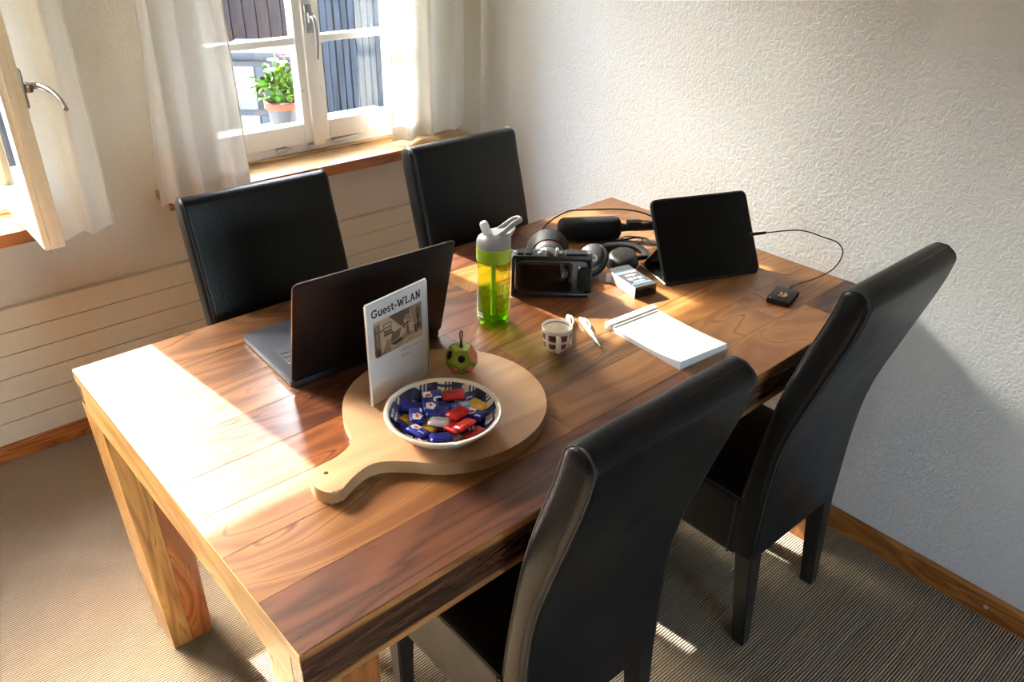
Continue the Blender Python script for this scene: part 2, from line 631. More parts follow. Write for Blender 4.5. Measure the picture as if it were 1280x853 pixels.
FX0, FX1, FZ0, FZ1 = -2.7, -1.3, .9, 2.0  # opening for the added fill window
a_box(bm, X0 - .1, FX0, Y0 - .1, Y0, 0, ZC); a_box(bm, FX1, 0.3, Y0 - .1, Y0, 0, ZC)
a_box(bm, FX0, FX1, Y0 - .1, Y0, 0, FZ0); a_box(bm, FX0, FX1, Y0 - .1, Y0, FZ1, ZC)
tag(obj('wall_front', bm, M['wall_dark']), 'pale wall facing the windows', 'wall', kind='structure')

# baseboards
box('baseboard_back', X0, wall_x(YW), 1.854, YW + .005, 0, 0.068, M['base_wood'], bev=0.003)
tag(bpy.data.objects['baseboard_back'], 'honey brown wooden baseboard under the cream panelling', 'baseboard', kind='structure')
bm = bmesh.new()
col = []
for y in ys:
    if y > YW: break
    x = wall_x(y)
    col.append([bm.verts.new((x + .004, y, 0)), bm.verts.new((x - .016, y, 0)), bm.verts.new((x - .016, y, 0.062)), bm.verts.new((x - .011, y, 0.068)), bm.verts.new((x + .004, y, 0.068))])
for a, b in zip(col[:-1], col[1:]):
    for k in range(5):
        bm.faces.new((a[k], a[(k + 1) % 5], b[(k + 1) % 5], b[k]))
bm.faces.new(col[0]); bm.faces.new(list(reversed(col[-1])))
bb = tag(obj('baseboard_right', bm, M['base_wood_y']), 'honey brown wooden baseboard along the rough white wall', 'baseboard', kind='structure')
lathe('screw', [(0, 0), (0.006, 0), (0.0065, .001), (0.004, .003), (0, .0032)], M['zinc'], bb, 14, T(wall_x(-.45) - .016, -0.455, 0.034) @ R(-PI / 2, 'Y'))

# horizontal panelling below the windows, board by board
trim = empty('trim_1', (-1.5, 1.845, 0.068), 0, 'cream horizontal panelling running below both windows', 'panelling', kind='structure')
hb = (0.516 - 0.068) / 6
for i in range(6):
    box('plank', X0 + 1.5, wall_x(YW) + 1.5, 0.0, 0.025, i * hb + .0012, (i + 1) * hb - .0012, M['panel'], trim, bev=0.0012, seg=1)
box('backing', X0 + 1.5, wall_x(YW) + 1.5, 0.006, 0.02, 0, 6 * hb - .004, M['panel'], trim)

# ------------------------------------------------------------------ windows
def sash_parts(sash, x0, w, z0, z1, paint, glass_y=0.028, muntins=(1.165, 1.45, 1.735), stile=0.05, rail=0.07):
    """sub-parts of a casement: local x x0..x0+w, y 0 (room side)..0.05"""
    g0, g1 = z0 + rail, z1 - stile
    for a in (x0, x0 + w - stile):
        box('stile', a, a + stile, 0, 0.05, z0, z1, paint, sash, bev=0.004)
    for (c, d_) in ((z0, g0), (g1, z1)):
        box('rail', x0 + stile, x0 + w - stile, 0, 0.05, c, d_, paint, sash, bev=0.004)
    for zm in muntins:
        box('muntin', x0 + stile, x0 + w - stile, 0.006, 0.044, zm - .012, zm + .012, paint, sash, bev=0.004)
    zz = [g0] + [v for v in muntins] + [g1]
    for k in range(4):
        a = zz[k] + (0.012 if k else 0); b_ = zz[k + 1] - (0.012 if k < 3 else 0)
        box('pane', x0 + stile - .004, x0 + w - stile + .004, glass_y, glass_y + .0035, a - .004, b_ + .004, M['glass'], sash)

def window_handle(parent, at, lever_angle, mat, length=.125):
    """plate and curved lever on the room side (local -y); the lever hangs along -z, turned about y"""
    M0 = T(*at) @ R(PI, 'Z')
    M1 = T(*at) @ R(lever_angle, 'Y') @ R(PI, 'Z')
    bm = bmesh.new()
    a_box(bm, -.014, .014, 0, .008, -.045, .045, .003, 2, M0)
    a_box(bm, -.010, .010, .008, .024, -.014, .022, .004, 2, M1)
    q = length / .125
    pth = [M1 @ p for p in spline([(0, .020, .008), (0, .040, .004), (0, .050, -.025 * q), (0, .050, -.07 * q), (0, .040, -.125 * q)], 6)]
    k = len(pth)
    a_tube(bm, pth, [.0085 - .0035 * i / k for i in range(k)], 10)
    return obj('handle', bm, mat, parent, smooth=40)

def window(n, label):
    xa, xb = WIN[n]
    w = empty('window_%d' % n, ((xa + xb) / 2, 1.96, ZS), 0, label, 'window', kind='structure')
    w.location = (0, 0, 0)
    yf0, yf1 = 1.925, 2.0
    for a in (xa, xb - .035):
        box('frame_post', a, a + .035, yf0, yf1, ZS, ZT, M['white_paint'], w, bev=.003)
    for z0, z1 in ((ZS, .822), (ZT - .04, ZT)):
        box('frame_rail', xa + .035, xb - .035, yf0, yf1, z0, z1, M['white_paint'], w, bev=.003)
    s = box('sill', xa - .19, min(xb + .19, .2), 1.756, 1.93, ZS - .032, ZS - .003, M['sill_wood'], w, bev=.003)
    box('edge_strip', xa - .19, min(xb + .19, .2), 1.752, 1.757, ZS - .042, ZS - .004, M['sill_edge'], s, bev=.001)
    tube('moulding', [(xa, 1.921, ZS), (xb, 1.921, ZS)], .008, M['sill_wood'], s, 10)
    box('outer_ledge', xa - .05, xb + .05, 2.0, 2.26, ZS - .0, ZS + .035, M['white_paint'], w, bev=.004)
    return w, xa, xb

w2, xa, xb = window(2, 'closed white double casement window behind the two far chairs')
xm = (xa + xb) / 2 + .006
for (a, b_) in ((xa + .012, xm), (xm, xb - .012)):
    sash = empty('sash', (a, 1.912, 0)); sash.parent = w2
    sash_parts(sash, 0, b_ - a, .815, 2.005, M['white_paint'])
ast = box('astragal', xm - .022, xm + .022, 1.898, 1.914, .803, 2.01, M['white_paint'], w2, bev=.004)
window_handle(ast, (xm, 1.899, 1.235), 0.0, M['chrome'])
for (x, z) in ((-.66, .806), (-.535, .800), (-.435, .806)):
    bm = bmesh.new()
    a_box(bm, x - .022, x + .016, 1.902, 1.926, z - .008, z + .008, .003)
    a_tube(bm, [(x - .03, 1.904, z), (x + .03, 1.904, z + .002)], .004, 8)
    obj('latch', bm, M['zinc'], w2, smooth=40)
box('bolt_rod', -.42, -.34, 1.908, 1.926, .806, .812, M['white_paint'], w2, bev=.002)
box('latch', -.225, -.185, 1.900, 1.914, .826, .834, M['zinc'], w2, bev=.002)
for (x, z) in ((xm - .04, 1.0), (xm + .028, 1.0)):
    lathe('button', [(0, 0), (.005, 0), (.005, .003), (0, .004)], M['zinc'], w2, 12, T(x, 1.912, z) @ R(PI / 2, 'X'))

w1, xa, xb = window(1, 'white window with its casement swung open into the room')
sash = empty('sash', (xb + .002, 1.885, 0), rad(90)); sash.parent = w1       # hinged on the jamb next to the curtain
sash_parts(sash, -.43, .43, .812, 2.005, M['cream_paint'])
box('rebate_lip', -.440, -.428, 0.016, 0.036, .824, 2.005, M['cream_paint'], sash, bev=.003)
tube('pivot_pin', [(-.418, .03, .814), (-.418, .03, .803)], .004, M['zinc'], sash, 8)
window_handle(sash, (-.404, 0.0, 1.205), rad(86), M['handle_metal'], .205)
sash = empty('sash', (xa, 1.885, 0), rad(-125)); sash.parent = w1
sash_parts(sash, 0, .43, .812, 2.005, M['cream_paint'])

w3 = empty('window_3', (0, 0, 0), 0, 'white window added out of view for fill daylight, facing the other two windows', 'window', kind='structure')  # added, unseen window that fills the room with daylight from behind the camera
for a in (FX0, (FX0 + FX1) / 2 - .03, FX1 - .06):
    box('frame_post', a, a + .06, Y0 - .08, Y0 - .02, FZ0, FZ1, M['white_paint'], w3, bev=.003)
for z in (FZ0, FZ1 - .06):
    box('frame_rail', FX0, FX1, Y0 - .075, Y0 - .025, z, z + .06, M['white_paint'], w3, bev=.003)
for a in (FX0 + .05, (FX0 + FX1) / 2 + .02):
    box('pane', a, a + (FX1 - FX0) / 2 - .07, Y0 - .052, Y0 - .048, FZ0 + .05, FZ1 - .05, M['glass'], w3)

# curtains: pleated cloth with a hem
def curtain(name, xl0, xr0, xl1, xr1, z0, z1, y, folds, amp, seed, label, hem=.055):
    rnd = random.Random(seed)
    root = empty(name, ((xl0 + xr0) / 2, y, z0), 0, label, 'curtain', 'white curtains beside the windows')
    nx, nz = folds * 14, 26
    ph = [rnd.uniform(-.5, .5) for _ in range(folds + 2)]
    def pos(i, k, off=0.0):
        s = i / nx
        t = k / nz
        xl = xl0 + (xl1 - xl0) * t; xr = xr0 + (xr1 - xr0) * t
        f = s * folds
        wob = 0.5 * math.sin(2.1 * f + 1.3 * t + seed)
        a = amp * (0.55 + .45 * (1 - t)) * (0.75 + .3 * math.sin(3.7 * f + seed))
        yy = y + a * math.cos(2 * PI * (f + .08 * wob + .06 * math.sin(3 * t + seed)))
        xx = xl + (xr - xl) * s + .010 * math.sin(2 * PI * f + .8) + .006 * math.sin(5 * t + s * 7)
        zz = z0 + (z1 - z0) * t + (.006 * math.sin(2 * PI * f) + .012 * (s - .5)) * (1 - t)
        return Vector((xx - root.location.x, yy + off - y, zz - z0))
    def sheet(nm, k0, k1, off, par):
        bm = bmesh.new()
        g = [[bm.verts.new(pos(i, k0 + (k1 - k0) * k / 26.0, off)) for i in range(nx + 1)] for k in range(27)]
        for k in range(26):
            for i in range(nx):
                bm.faces.new((g[k][i], g[k][i + 1], g[k + 1][i + 1], g[k + 1][i]))
        return obj(nm, bm, M['curtain'], par, smooth=True)
    sheet('cloth', 0, nz, 0, root)
    kh = hem / (z1 - z0) * nz
    sheet('hem', 0.05, kh, .003, root)
    edge = [pos(0, k) for k in range(nz + 1)]
    tube('side_seam', edge, .0025, M['curtain'], root, 6)
    edge = [pos(nx, k) for k in range(nz + 1)]
    tube('side_seam', edge, .0025, M['curtain'], root, 6)
    return root
curtain('curtain', -1.517, -1.325, -1.517, -1.325, .742, 2.12, 1.705, 2, .022, 2, 'white curtain beside the open casement, hem at the sill end')
curtain('curtain', -1.178, -.892, -1.10, -.91, .775, 2.12, 1.700, 3, .026, 5, 'cream white curtain hanging behind the chair with the laptop in front')
curtain('curtain', -.262, .075, -.23, .085, .792, 2.12, 1.805, 3, .026, 9, 'sunlit sheer white curtain in the corner beside the rough wall')

# ------------------------------------------------------------------ outside the windows
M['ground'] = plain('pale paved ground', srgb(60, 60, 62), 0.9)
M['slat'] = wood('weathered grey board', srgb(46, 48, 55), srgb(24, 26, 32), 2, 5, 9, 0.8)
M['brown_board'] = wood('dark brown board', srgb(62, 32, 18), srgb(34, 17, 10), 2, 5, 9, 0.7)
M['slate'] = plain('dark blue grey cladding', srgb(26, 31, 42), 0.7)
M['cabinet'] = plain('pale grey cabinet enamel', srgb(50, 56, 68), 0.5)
M['cabinet_lighter'] = plain('lighter cabinet enamel', srgb(112, 116, 124), 0.5)
M['terracotta'] = plain('terracotta', srgb(120, 56, 34), 0.8)
M['trough'] = plain('dark grey planter', srgb(44, 46, 52), 0.6)
M['leaf'] = plain('fresh green leaf', srgb(74, 120, 26), 0.5, var=.25)
M['leaf2'] = plain('yellow green leaf', srgb(122, 150, 44), 0.5, var=.2)
M['stem'] = plain('green stem', srgb(96, 140, 56), 0.6)
M['pink'] = plain('pink petal', srgb(190, 26, 84), 0.6)
M['petal_white'] = plain('white petal', srgb(200, 196, 200), 0.6)

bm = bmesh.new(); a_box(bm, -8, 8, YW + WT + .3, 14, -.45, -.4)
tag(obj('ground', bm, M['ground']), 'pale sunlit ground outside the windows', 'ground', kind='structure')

fence = empty('slatted_fence', (.66, 3.7, -.4), 0, 'weathered grey slatted wooden fence seen through the window', 'fence')
slat_me = None
x = -.27
i = 0
rnd = random.Random(3)
while x < .40:
    if slat_me is None:
        o = box('slat', -.019, .019, -.012, .012, 0, 2.15, M['slat'], fence, bev=.002)
        slat_me = o.data
    else:
        o = bpy.data.objects.new('slat', slat_me); COL.objects.link(o); o.parent = fence
    o.location = (x, rnd.uniform(-.006, .006), rnd.uniform(-.015, .015))
    x += .0455 + rnd.uniform(-.001, .001)
for z in (.5, 1.9):
    box('cross_rail', -.29, .42, .014, .05, z, z + .07, M['slat'], fence)
box('post', .42, .50, -.03, .06, 0, 2.2, M['brown_board'], fence, bev=.003)

shed = empty('wooden_shed', (1.1, 5.2, -.4), 0, 'dark brown boarded shed wall beyond the white cabinet', 'shed')
box('backing_wall', -1.55, 1.6, .03, .1, 0, 2.3, M['slate'], shed)
bme = None
for k in range(16):
    if bme is None:
        o = box('board', -.046, .046, -.012, .012, 0, 2.3, M['brown_board'], shed, bev=.003); bme = o.data
    else:
        o = bpy.data.objects.new('board', bme); COL.objects.link(o); o.parent = shed
    o.location = (-.53 + k * .098, 0, 0)
for k in range(4):
    box('shutter', -1.45 + k * .22, -1.27 + k * .22, -.01, .03, .6, 1.5, M['slate'], shed, bev=.004)

hs = empty('sky_block_house', (-1.5, 6.4, -.4), 0, 'blue grey house wall added beyond the fence to block low sky light', 'house')  # facade added to cut off low sky light reaching the windows
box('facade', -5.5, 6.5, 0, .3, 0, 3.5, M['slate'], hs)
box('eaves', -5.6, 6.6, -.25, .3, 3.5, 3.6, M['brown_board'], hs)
for k in range(5):
    wf = box('window_frame', -4.2 + k * 2.0, -3.4 + k * 2.0, -.03, .01, 1.2, 2.5, M['brown_board'], hs)
    box('pane', -4.12 + k * 2.0, -3.48 + k * 2.0, -.035, -.028, 1.28, 2.42, M['screen'], wf)

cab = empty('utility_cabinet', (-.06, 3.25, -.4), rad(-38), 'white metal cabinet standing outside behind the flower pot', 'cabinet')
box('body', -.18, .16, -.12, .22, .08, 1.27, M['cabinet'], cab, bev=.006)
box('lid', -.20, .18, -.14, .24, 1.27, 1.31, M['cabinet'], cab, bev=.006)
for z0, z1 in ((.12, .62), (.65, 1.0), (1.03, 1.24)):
    box('panel', -.172, -.035, -.128, -.118, z0, z1, M['cabinet_lighter'], cab, bev=.003)  # left column in a lighter grey than the other panels
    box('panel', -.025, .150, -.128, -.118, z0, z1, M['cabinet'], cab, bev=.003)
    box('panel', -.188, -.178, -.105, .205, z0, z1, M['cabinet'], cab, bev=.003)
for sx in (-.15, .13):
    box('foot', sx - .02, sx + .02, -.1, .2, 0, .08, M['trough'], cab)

pot = empty('flower_pot', (-.535, 2.135, .813), .3, 'potted daisy with pink and white flowers on the outer window ledge', 'potted plant')
lathe('pot', [(0, 0), (.045, 0), (.058, .085), (.064, .085), (.065, .105), (.056, .105), (.053, .09), (0, .088)], M['trough'], pot, 28)
lathe('pot_rim', [(.0645, .083), (.0665, .084), (.0668, .107), (.056, .108), (.056, .1055), (.0648, .105)], M['terracotta'], pot, 28, cap0=False, cap1=False)
rnd = random.Random(11)
lm = []
for mat_ in (M['leaf'], M['leaf2']):
    bm = bmesh.new()
    g = []
    for k in range(7):
        t = k / 6
        w_ = .019 * math.sin(PI * min(1, t * 1.02 + .02)) ** .7
        zc = .012 * math.sin(PI * t)
        g.append([bm.verts.new((-w_, t * .06, zc + .004)), bm.verts.new((0, t * .06, zc)), bm.verts.new((w_, t * .06, zc + .004))])
    for a, b_ in zip(g[:-1], g[1:]):
        for k in range(2): bm.faces.new((a[k], a[k + 1], b_[k + 1], b_[k]))
    r_ = bmesh.ops.solidify(bm, geom=bm.faces[:], thickness=.0008)
    o = obj('leaf', bm, mat_, pot, smooth=True)
    lm.append(o)
for k in range(95):
    src = lm[k % 2]
    o = src if k < 2 else bpy.data.objects.new('leaf', src.data)
    if k >= 2: COL.objects.link(o); o.parent = pot
    a = rnd.uniform(0, 2 * PI); el = rnd.uniform(-.55, 1.35); rr = rnd.uniform(.01, .075)
    h = .11 + rnd.uniform(0, .13) * (1 - rr * 6)
    o.location = (rr * math.cos(a), rr * math.sin(a), max(.10, h))
    o.rotation_euler = (el * .8, rnd.uniform(-.5, .5), a - PI / 2)
    s_ = rnd.uniform(.6, 1.05); o.scale = (s_, s_, s_)
for k, (dx, dy, h, c) in enumerate(((.0, .01, .30, 'pink'), (.035, .0, .265, 'pink'), (.06, .02, .25, 'pink'), (-.03, -.01, .255, 'petal_white'), (-.005, -.03, .245, 'petal_white'), (-.055, -.02, .225, 'petal_white'))):
    st = tube('flower_stalk', spline([(dx * .3, dy * .3, .10), (dx * .7, dy * .7, h * .7), (dx, dy, h)], 4), .0022, M['stem'], pot, 6)
    bm = bmesh.new()
    for q in range(12):
        a = 2 * PI * q / 12
        a_box(bm, .004, .021, -.0038, .0038, -.001, .001, 0, 1, T(dx, dy, h) @ R(a, 'Z') @ R(-.35, 'Y'))
    obj('flower', bm, M[c], st)

# ------------------------------------------------------------------ dining table
TL, TW, TH = 1.6554, 0.9356, 0.76
tb = empty('dining_table', (0, TW, 0), .0132, 'heavy brown hardwood dining table covered with gadgets', 'table')
C = srgb
WD = {
 'dark': wood('dark walnut streaked plank', C(98, 59, 39), C(56, 29, 18), 0, 8, 7, .32, (.3, .7), C(34, 16, 11), .10),
 'tan': wood('tan rosewood plank', C(140, 97, 55), C(112, 71, 37), 0, 7, 3.6, .33, (.3, .72), C(69, 33, 17), .10, 1.2),
 'gold': wood('golden rosewood plank', C(152, 107, 58), C(120, 75, 36), 0, 7, 3.6, .33, (.3, .75), C(76, 38, 18), .10, 1.3),
 'orange': wood('orange brown plank', C(142, 89, 49), C(104, 58, 31), 0, 8, 4.5, .33, (.3, .72), C(68, 29, 15), .10),
 'red': wood('reddish brown plank', C(114, 68, 43), C(72, 39, 24), 0, 8, 5.5, .32, (.3, .7), C(40, 18, 10), .10),
 'olive': wood('olive brown plank', C(129, 90, 54), C(88, 57, 33), 0, 9, 4.5, .33, (.3, .7), C(49, 27, 16), .10),
}
rows = [  # (y0, y1, [(x0, x1, tone)...]) seen from the near long edge
 (0.000, .116, [(-TL, -.70, 'dark'), (-.70, -.21, 'tan'), (-.21, 0, 'dark')]),
 (.116, .230, [(-TL, -1.02, 'tan'), (-1.02, -.33, 'tan'), (-.33, 0, 'gold')]),
 (.230, .333, [(-TL, -1.24, 'tan'), (-1.24, -.52, 'olive'), (-.52, 0, 'gold')]),
 (.333, .438, [(-TL, -.93, 'orange'), (-.93, 0, 'tan')]),
 (.438, .560, [(-TL, -.98, 'red'), (-.98, -.35, 'orange'), (-.35, 0, 'gold')]),
 (.560, .690, [(-TL, -1.1, 'olive'), (-1.1, -.5, 'red'), (-.5, 0, 'olive')]),
 (.690, .815, [(-TL, -.8, 'olive'), (-.8, -.25, 'gold'), (-.25, 0, 'tan')]),
 (.815, TW, [(-TL, -.95, 'olive'), (-.95, -.45, 'red'), (-.45, 0, 'tan')]),
]
TT = .028
G = .0002
for (y0, y1, segs) in rows:
    for (x0, x1, tone) in segs:
        cx, cy = (x0 + x1) / 2, (y0 + y1) / 2
        o = box('plank', x0 - cx + G, x1 - cx - G, y0 - cy + G, y1 - cy - G, -TT, 0, WD[tone], tb, bev=.0005, seg=1)
        o.location = (cx, cy - TW, TH)
box('top_core', -TL + .02, -.02, -TW + .02, -.02, TH - TT - .012, TH - TT + .001, WD['dark'], tb)
# deep aprons flush with the plank edges
AT, AH = .032, .093
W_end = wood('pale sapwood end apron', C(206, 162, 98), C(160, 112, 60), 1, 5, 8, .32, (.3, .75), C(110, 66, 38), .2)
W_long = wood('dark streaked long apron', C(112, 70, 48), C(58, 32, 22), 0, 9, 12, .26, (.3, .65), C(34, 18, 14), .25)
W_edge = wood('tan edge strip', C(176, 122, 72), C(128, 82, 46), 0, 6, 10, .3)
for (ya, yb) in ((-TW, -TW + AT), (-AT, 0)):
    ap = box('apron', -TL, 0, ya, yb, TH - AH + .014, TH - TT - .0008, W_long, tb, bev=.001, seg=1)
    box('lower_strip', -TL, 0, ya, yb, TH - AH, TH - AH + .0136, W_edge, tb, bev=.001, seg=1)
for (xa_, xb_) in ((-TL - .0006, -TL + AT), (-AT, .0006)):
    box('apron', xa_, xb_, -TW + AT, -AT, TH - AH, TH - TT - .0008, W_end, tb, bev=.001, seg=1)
box('edge_strip', -TL - .0012, -TL + .0002, -TW, 0, TH - TT, TH - .0008, W_end, tb)
box('edge_strip', -TL, 0, -TW - .0010, -TW + .0002, TH - .014, TH - .0008, W_edge, tb)
# legs: two glued timbers each, slightly drawn in at the foot on the end side
W_leg1 = wood('golden leg timber', C(196, 150, 84), C(142, 98, 48), 2, 7, 9, .3, (.3, .75), C(104, 62, 30), .2)
W_leg2 = wood('orange leg timber', C(190, 118, 62), C(138, 78, 38), 2, 9, 7, .3, (.3, .72), C(96, 52, 26), .2)
LW = .118
def leg_piece(sx, sy, a, b_, mat_):
    """a..b_: share of the leg width along x, counted from the outer end"""
    bm = bmesh.new()
    top = TH - AH - .0005
    ins = .022
    ring = []
    for z, dx in ((0, ins), (top, 0.0)):
        xo = lambda q: (-TL + dx * (1 - q) + LW * q) if sx < 0 else (-dx * (1 - q) - LW * q)
        x_a, x_b = xo(a), xo(b_)
        y_o = 0 if sy > 0 else -TW
        y_i = y_o - LW if sy > 0 else y_o + LW
        ring.append([bm.verts.new((x_a, y_o, z)), bm.verts.new((x_b, y_o, z)), bm.verts.new((x_b, y_i, z)), bm.verts.new((x_a, y_i, z))])
    bm.faces.new(ring[0]); bm.faces.new(ring[1])
    for k in range(4):
        bm.faces.new((ring[0][k], ring[0][(k + 1) % 4], ring[1][(k + 1) % 4], ring[1][k]))
    bmesh.ops.recalc_face_normals(bm, faces=bm.faces)
    bmesh.ops.bevel(bm, geom=bm.edges[:], offset=.0015, segments=1, affect='EDGES')
    return bm
for sx in (-1, 1):
    for sy in (-1, 1):
        lg = obj('leg', leg_piece(sx, sy, 0, .46, W_leg1), W_leg1, tb)
        obj('leg_timber', leg_piece(sx, sy, .4615, 1, W_leg2), W_leg2, lg)

# ------------------------------------------------------------------ upholstered chairs
def lerp_prof(pr, z):
    for (y0, z0), (y1, z1) in zip(pr[:-1], pr[1:]):
        if z0 <= z <= z1: return y0 + (y1 - y0) * (z - z0) / (z1 - z0)
    return pr[-1][0] if z > pr[-1][1] else pr[0][0]
REAR = [(.016, .285), (.014, .38), (.016, .466), (.004, .628), (-.034, .76), (-.074, .894), (-.101, .988)]
FRONT = [(.082, .285), (.082, .40), (.078, .449), (.066, .548), (.054, .637), (.036, .746), (-.006, .889), (-.040, .988)]
CW = .376
def make_chair():
    root = empty('dining_chair')
    # backrest: rounded-rectangle sections lofted up the curved profile
    zs_ = [.285 + (.988 - .285) * k / 20 for k in range(21)]
    secs = []
    sm = lambda pr, z: sum(lerp_prof(pr, min(.988, max(.285, z + d_))) for d_ in (-.06, -.03, 0, .03, .06)) / 5
    for z in zs_:
        yr, yf = sm(REAR, z), sm(FRONT, z)
        secs.append((z, yr, yf, CW / 2 - .004 * max(0, (z - .5)) , 0.0))
    nC = 5
    bm = bmesh.new()
    rings = []
    def ring(z, yr, yf, hw, rad_, tilt):
        pts = rrect(2 * hw, yf - yr, min(rad_, (yf - yr) / 2 - .001), nC, 0, (yr + yf) / 2)
        cy = (yr + yf) / 2
        return [bm.verts.new((x, y, z + (y - cy) * tilt)) for x, y in pts]
    for (z, yr, yf, hw, _) in secs:
        tl = .30 * max(0, min(1, (z - .55) / .4))
        rings.append(ring(z, yr, yf, hw, .017, tl))
    z, yr, yf, hw, _ = secs[-1]
    for k in range(1, 7):      # rounded head
        a = k / 6 * PI / 2
        hh = (yf - yr) / 2 * (math.cos(a) * .93 + .07)
        cy = (yr + yf) / 2 - .020 * math.sin(a) * .35
        rings.append(ring(z + .022 * math.sin(a), cy - hh, cy + hh, hw - .010 * (1 - math.cos(a)), .017 * max(.12, math.cos(a)), .30))
    n = len(rings[0])
    for a, b_ in zip(rings[:-1], rings[1:]):
        for k in range(n): bm.faces.new((a[k], a[(k + 1) % n], b_[(k + 1) % n], b_[k]))
    bm.faces.new(rings[-1]); bm.faces.new(list(reversed(rings[0])))
    corner = {}
    for ci, nm in enumerate(('fr', 'fl', 'rl', 'rr')):
        corner[nm] = [rg[ci * (nC + 1) + nC // 2 + (0 if ci % 2 else 1)].co.copy() for rg in rings[:-1]]
    bk = obj('backrest', bm, M['leather'], root, smooth=60)
    for nm in ('fr', 'fl', 'rl', 'rr'):
        tube('seam', corner[nm], .0021, M['thread'], bk, 6)
    for a, b_ in (('fl', 'rl'), ('fr', 'rr')):
        p0, p1 = corner[a][-1], corner[b_][-1]
        mid = (p0 + p1) / 2 + Vector((0, 0, .0025))
        tube('seam', spline([p0, mid, p1], 5), .0021, M['thread'], bk, 6)
    # seat box with a softly rounded top
    bm = bmesh.new()
    prof = []
    y0, y1 = .060, .470
    fs = a_box(bm, -CW / 2, CW / 2, y0, y1, .268, .440, 0)
    bmesh.ops.subdivide_edges(bm, edges=bm.edges[:], cuts=5, use_grid_fill=True)
    for v in bm.verts:
        if v.co.z > .43:
            fx = 1 - (abs(v.co.x) / (CW / 2)) ** 4; fy = 1 - (abs(v.co.y - (y0 + y1) / 2) / ((y1 - y0) / 2)) ** 4
            v.co.z += .016 * fx * fy
    bm.normal_update()
    es = [e for e in bm.edges if len(e.link_faces) == 2 and e.calc_face_angle() > 1.0]
    bmesh.ops.bevel(bm, geom=es, offset=.014, segments=4, affect='EDGES', profile=.5)
    st = obj('seat', bm, M['leather'], root, smooth=60)
    for s in (-1, 1):
        tube('seam', [(s * (CW / 2 - .004), .075, .4345), (s * (CW / 2 - .004), .46, .4345)], .002, M['thread'], st, 6)
        tube('seam', [(s * (CW / 2 + .0002), .082, .272), (s * (CW / 2 + .0002), .082, .43)], .002, M['thread'], st, 6)
    # legs
    for s in (-1, 1):
        for (yt, yb_, zt) in ((.042, .013, .30), (.440, .446, .285)):
            bm = bmesh.new()
            rg = []
            for z, hw, y, x in ((0, .0145, yb_, s * (CW / 2 - .030)), (.004, .0165, yb_, s * (CW / 2 - .030)), (zt, .0235, yt, s * (CW / 2 - .0262))):
                rg.append([bm.verts.new((x - hw, y - hw, z)), bm.verts.new((x + hw, y - hw, z)), bm.verts.new((x + hw, y + hw, z)), bm.verts.new((x - hw, y + hw, z))])
            for a, b_ in zip(rg[:-1], rg[1:]):
                for k in range(4): bm.faces.new((a[k], a[(k + 1) % 4], b_[(k + 1) % 4], b_[k]))
            bm.faces.new(rg[0]); bm.faces.new(rg[-1])
            bmesh.ops.recalc_face_normals(bm, faces=bm.faces)
            bmesh.ops.bevel(bm, geom=[e for e in bm.edges if abs((e.verts[0].co - e.verts[1].co).z) > .1], offset=.003, segments=2, affect='EDGES')
            obj('leg', bm, M['leg_black'], root, smooth=30)
    return root
chair = make_chair()
spots = [
 (-.388, -.100, 0.0, 'black leather dining chair beside the rough white wall, back to viewer'),
 (-1.112, -.106, 0.0, 'black leather dining chair pulled up in front of the candy bowl board'),
 (-1.150, .998, PI - .030, 'black leather dining chair facing the open laptop'),
 (-.512, 1.015, PI - .030, 'black leather dining chair in the corner under the closed window'),
]
for i, (x, y, rz, lab) in enumerate(spots):
    c = chair if i == 0 else copy_tree(chair)
    c.location = (x, y, 0); c.rotation_euler = (0, 0, rz)
    tag(c, lab, 'chair', 'black leather dining chairs around the table')

# ------------------------------------------------------------------ things on the table
ZT0 = TH
# --- laptop
M['alu_dark'] = plain('space grey aluminium', srgb(62, 66, 74), 0.42, 0.7, var=.02)
M['alu_lid'] = plain('dark grey aluminium lid', srgb(34, 29, 31), 0.45, 0.7, var=.02)
M['key'] = plain('black keycap', (0.012, 0.012, 0.014), 0.55)
M['edge'] = plain('polished edge', srgb(190, 170, 160), 0.3, 1.0)
lap = empty('laptop', (-1.166, .5515, ZT0), rad(-2.1), 'open dark grey laptop with its lid back towards the viewer', 'laptop')
lb = prism('base', rrect(.357, .248, .012, 5, 0, .124), .003, .0155, M['alu_dark'], lap, bev=.0018)
prism('keyboard_well', rrect(.306, .114, .004, 3, 0, .078), .0150, .0158, M['black'], lb)
prism('trackpad', rrect(.16, .098, .004, 4, 0, .192), .0150, .0158, M['alu_dark'], lb, bev=.0002, seg=1)
km = None
for r_ in range(6):
    for c_ in range(14):
        if r_ == 5 and 4 <= c_ <= 8:
            continue
        if km is None:
            k = prism('key', rrect(.0185, .0158, .002, 3), 0, .0012, M['key'], lb, bev=.0004, seg=1); km = k.data
        else:
            k = bpy.data.objects.new('key', km); COL.objects.link(k); k.parent = lb
        k.location = (-.1398 + c_ * .0215, .032 + r_ * .0184, .0158)
prism('key', rrect(.103, .0155, .002, 3, -.011, .124), .0158, .017, M['key'], lb, bev=.0004, seg=1)
for y in (.03, .05, .085):
    prism('port', rrect(.0012, .011, .0004, 2, -.1786, y), .0065, .0105, M['black'], lb)
for sx in (-.15, .15):
    for yy in (.03, .22):
        lathe('rubber_foot', [(0, 0), (.009, 0), (.009, .0032), (0, .0034)], M['black_soft'], lb, 16, T(sx, yy, 0))
tube('hinge', [(-.15, .005, .0135), (.15, .005, .0135)], .0045, M['black'], lap, 10)
LM = T(0, .003, .0155) @ R(rad(15), 'X') @ R(PI / 2, 'X')     # plate drawn in x/y, stood up and tipped back to the viewer
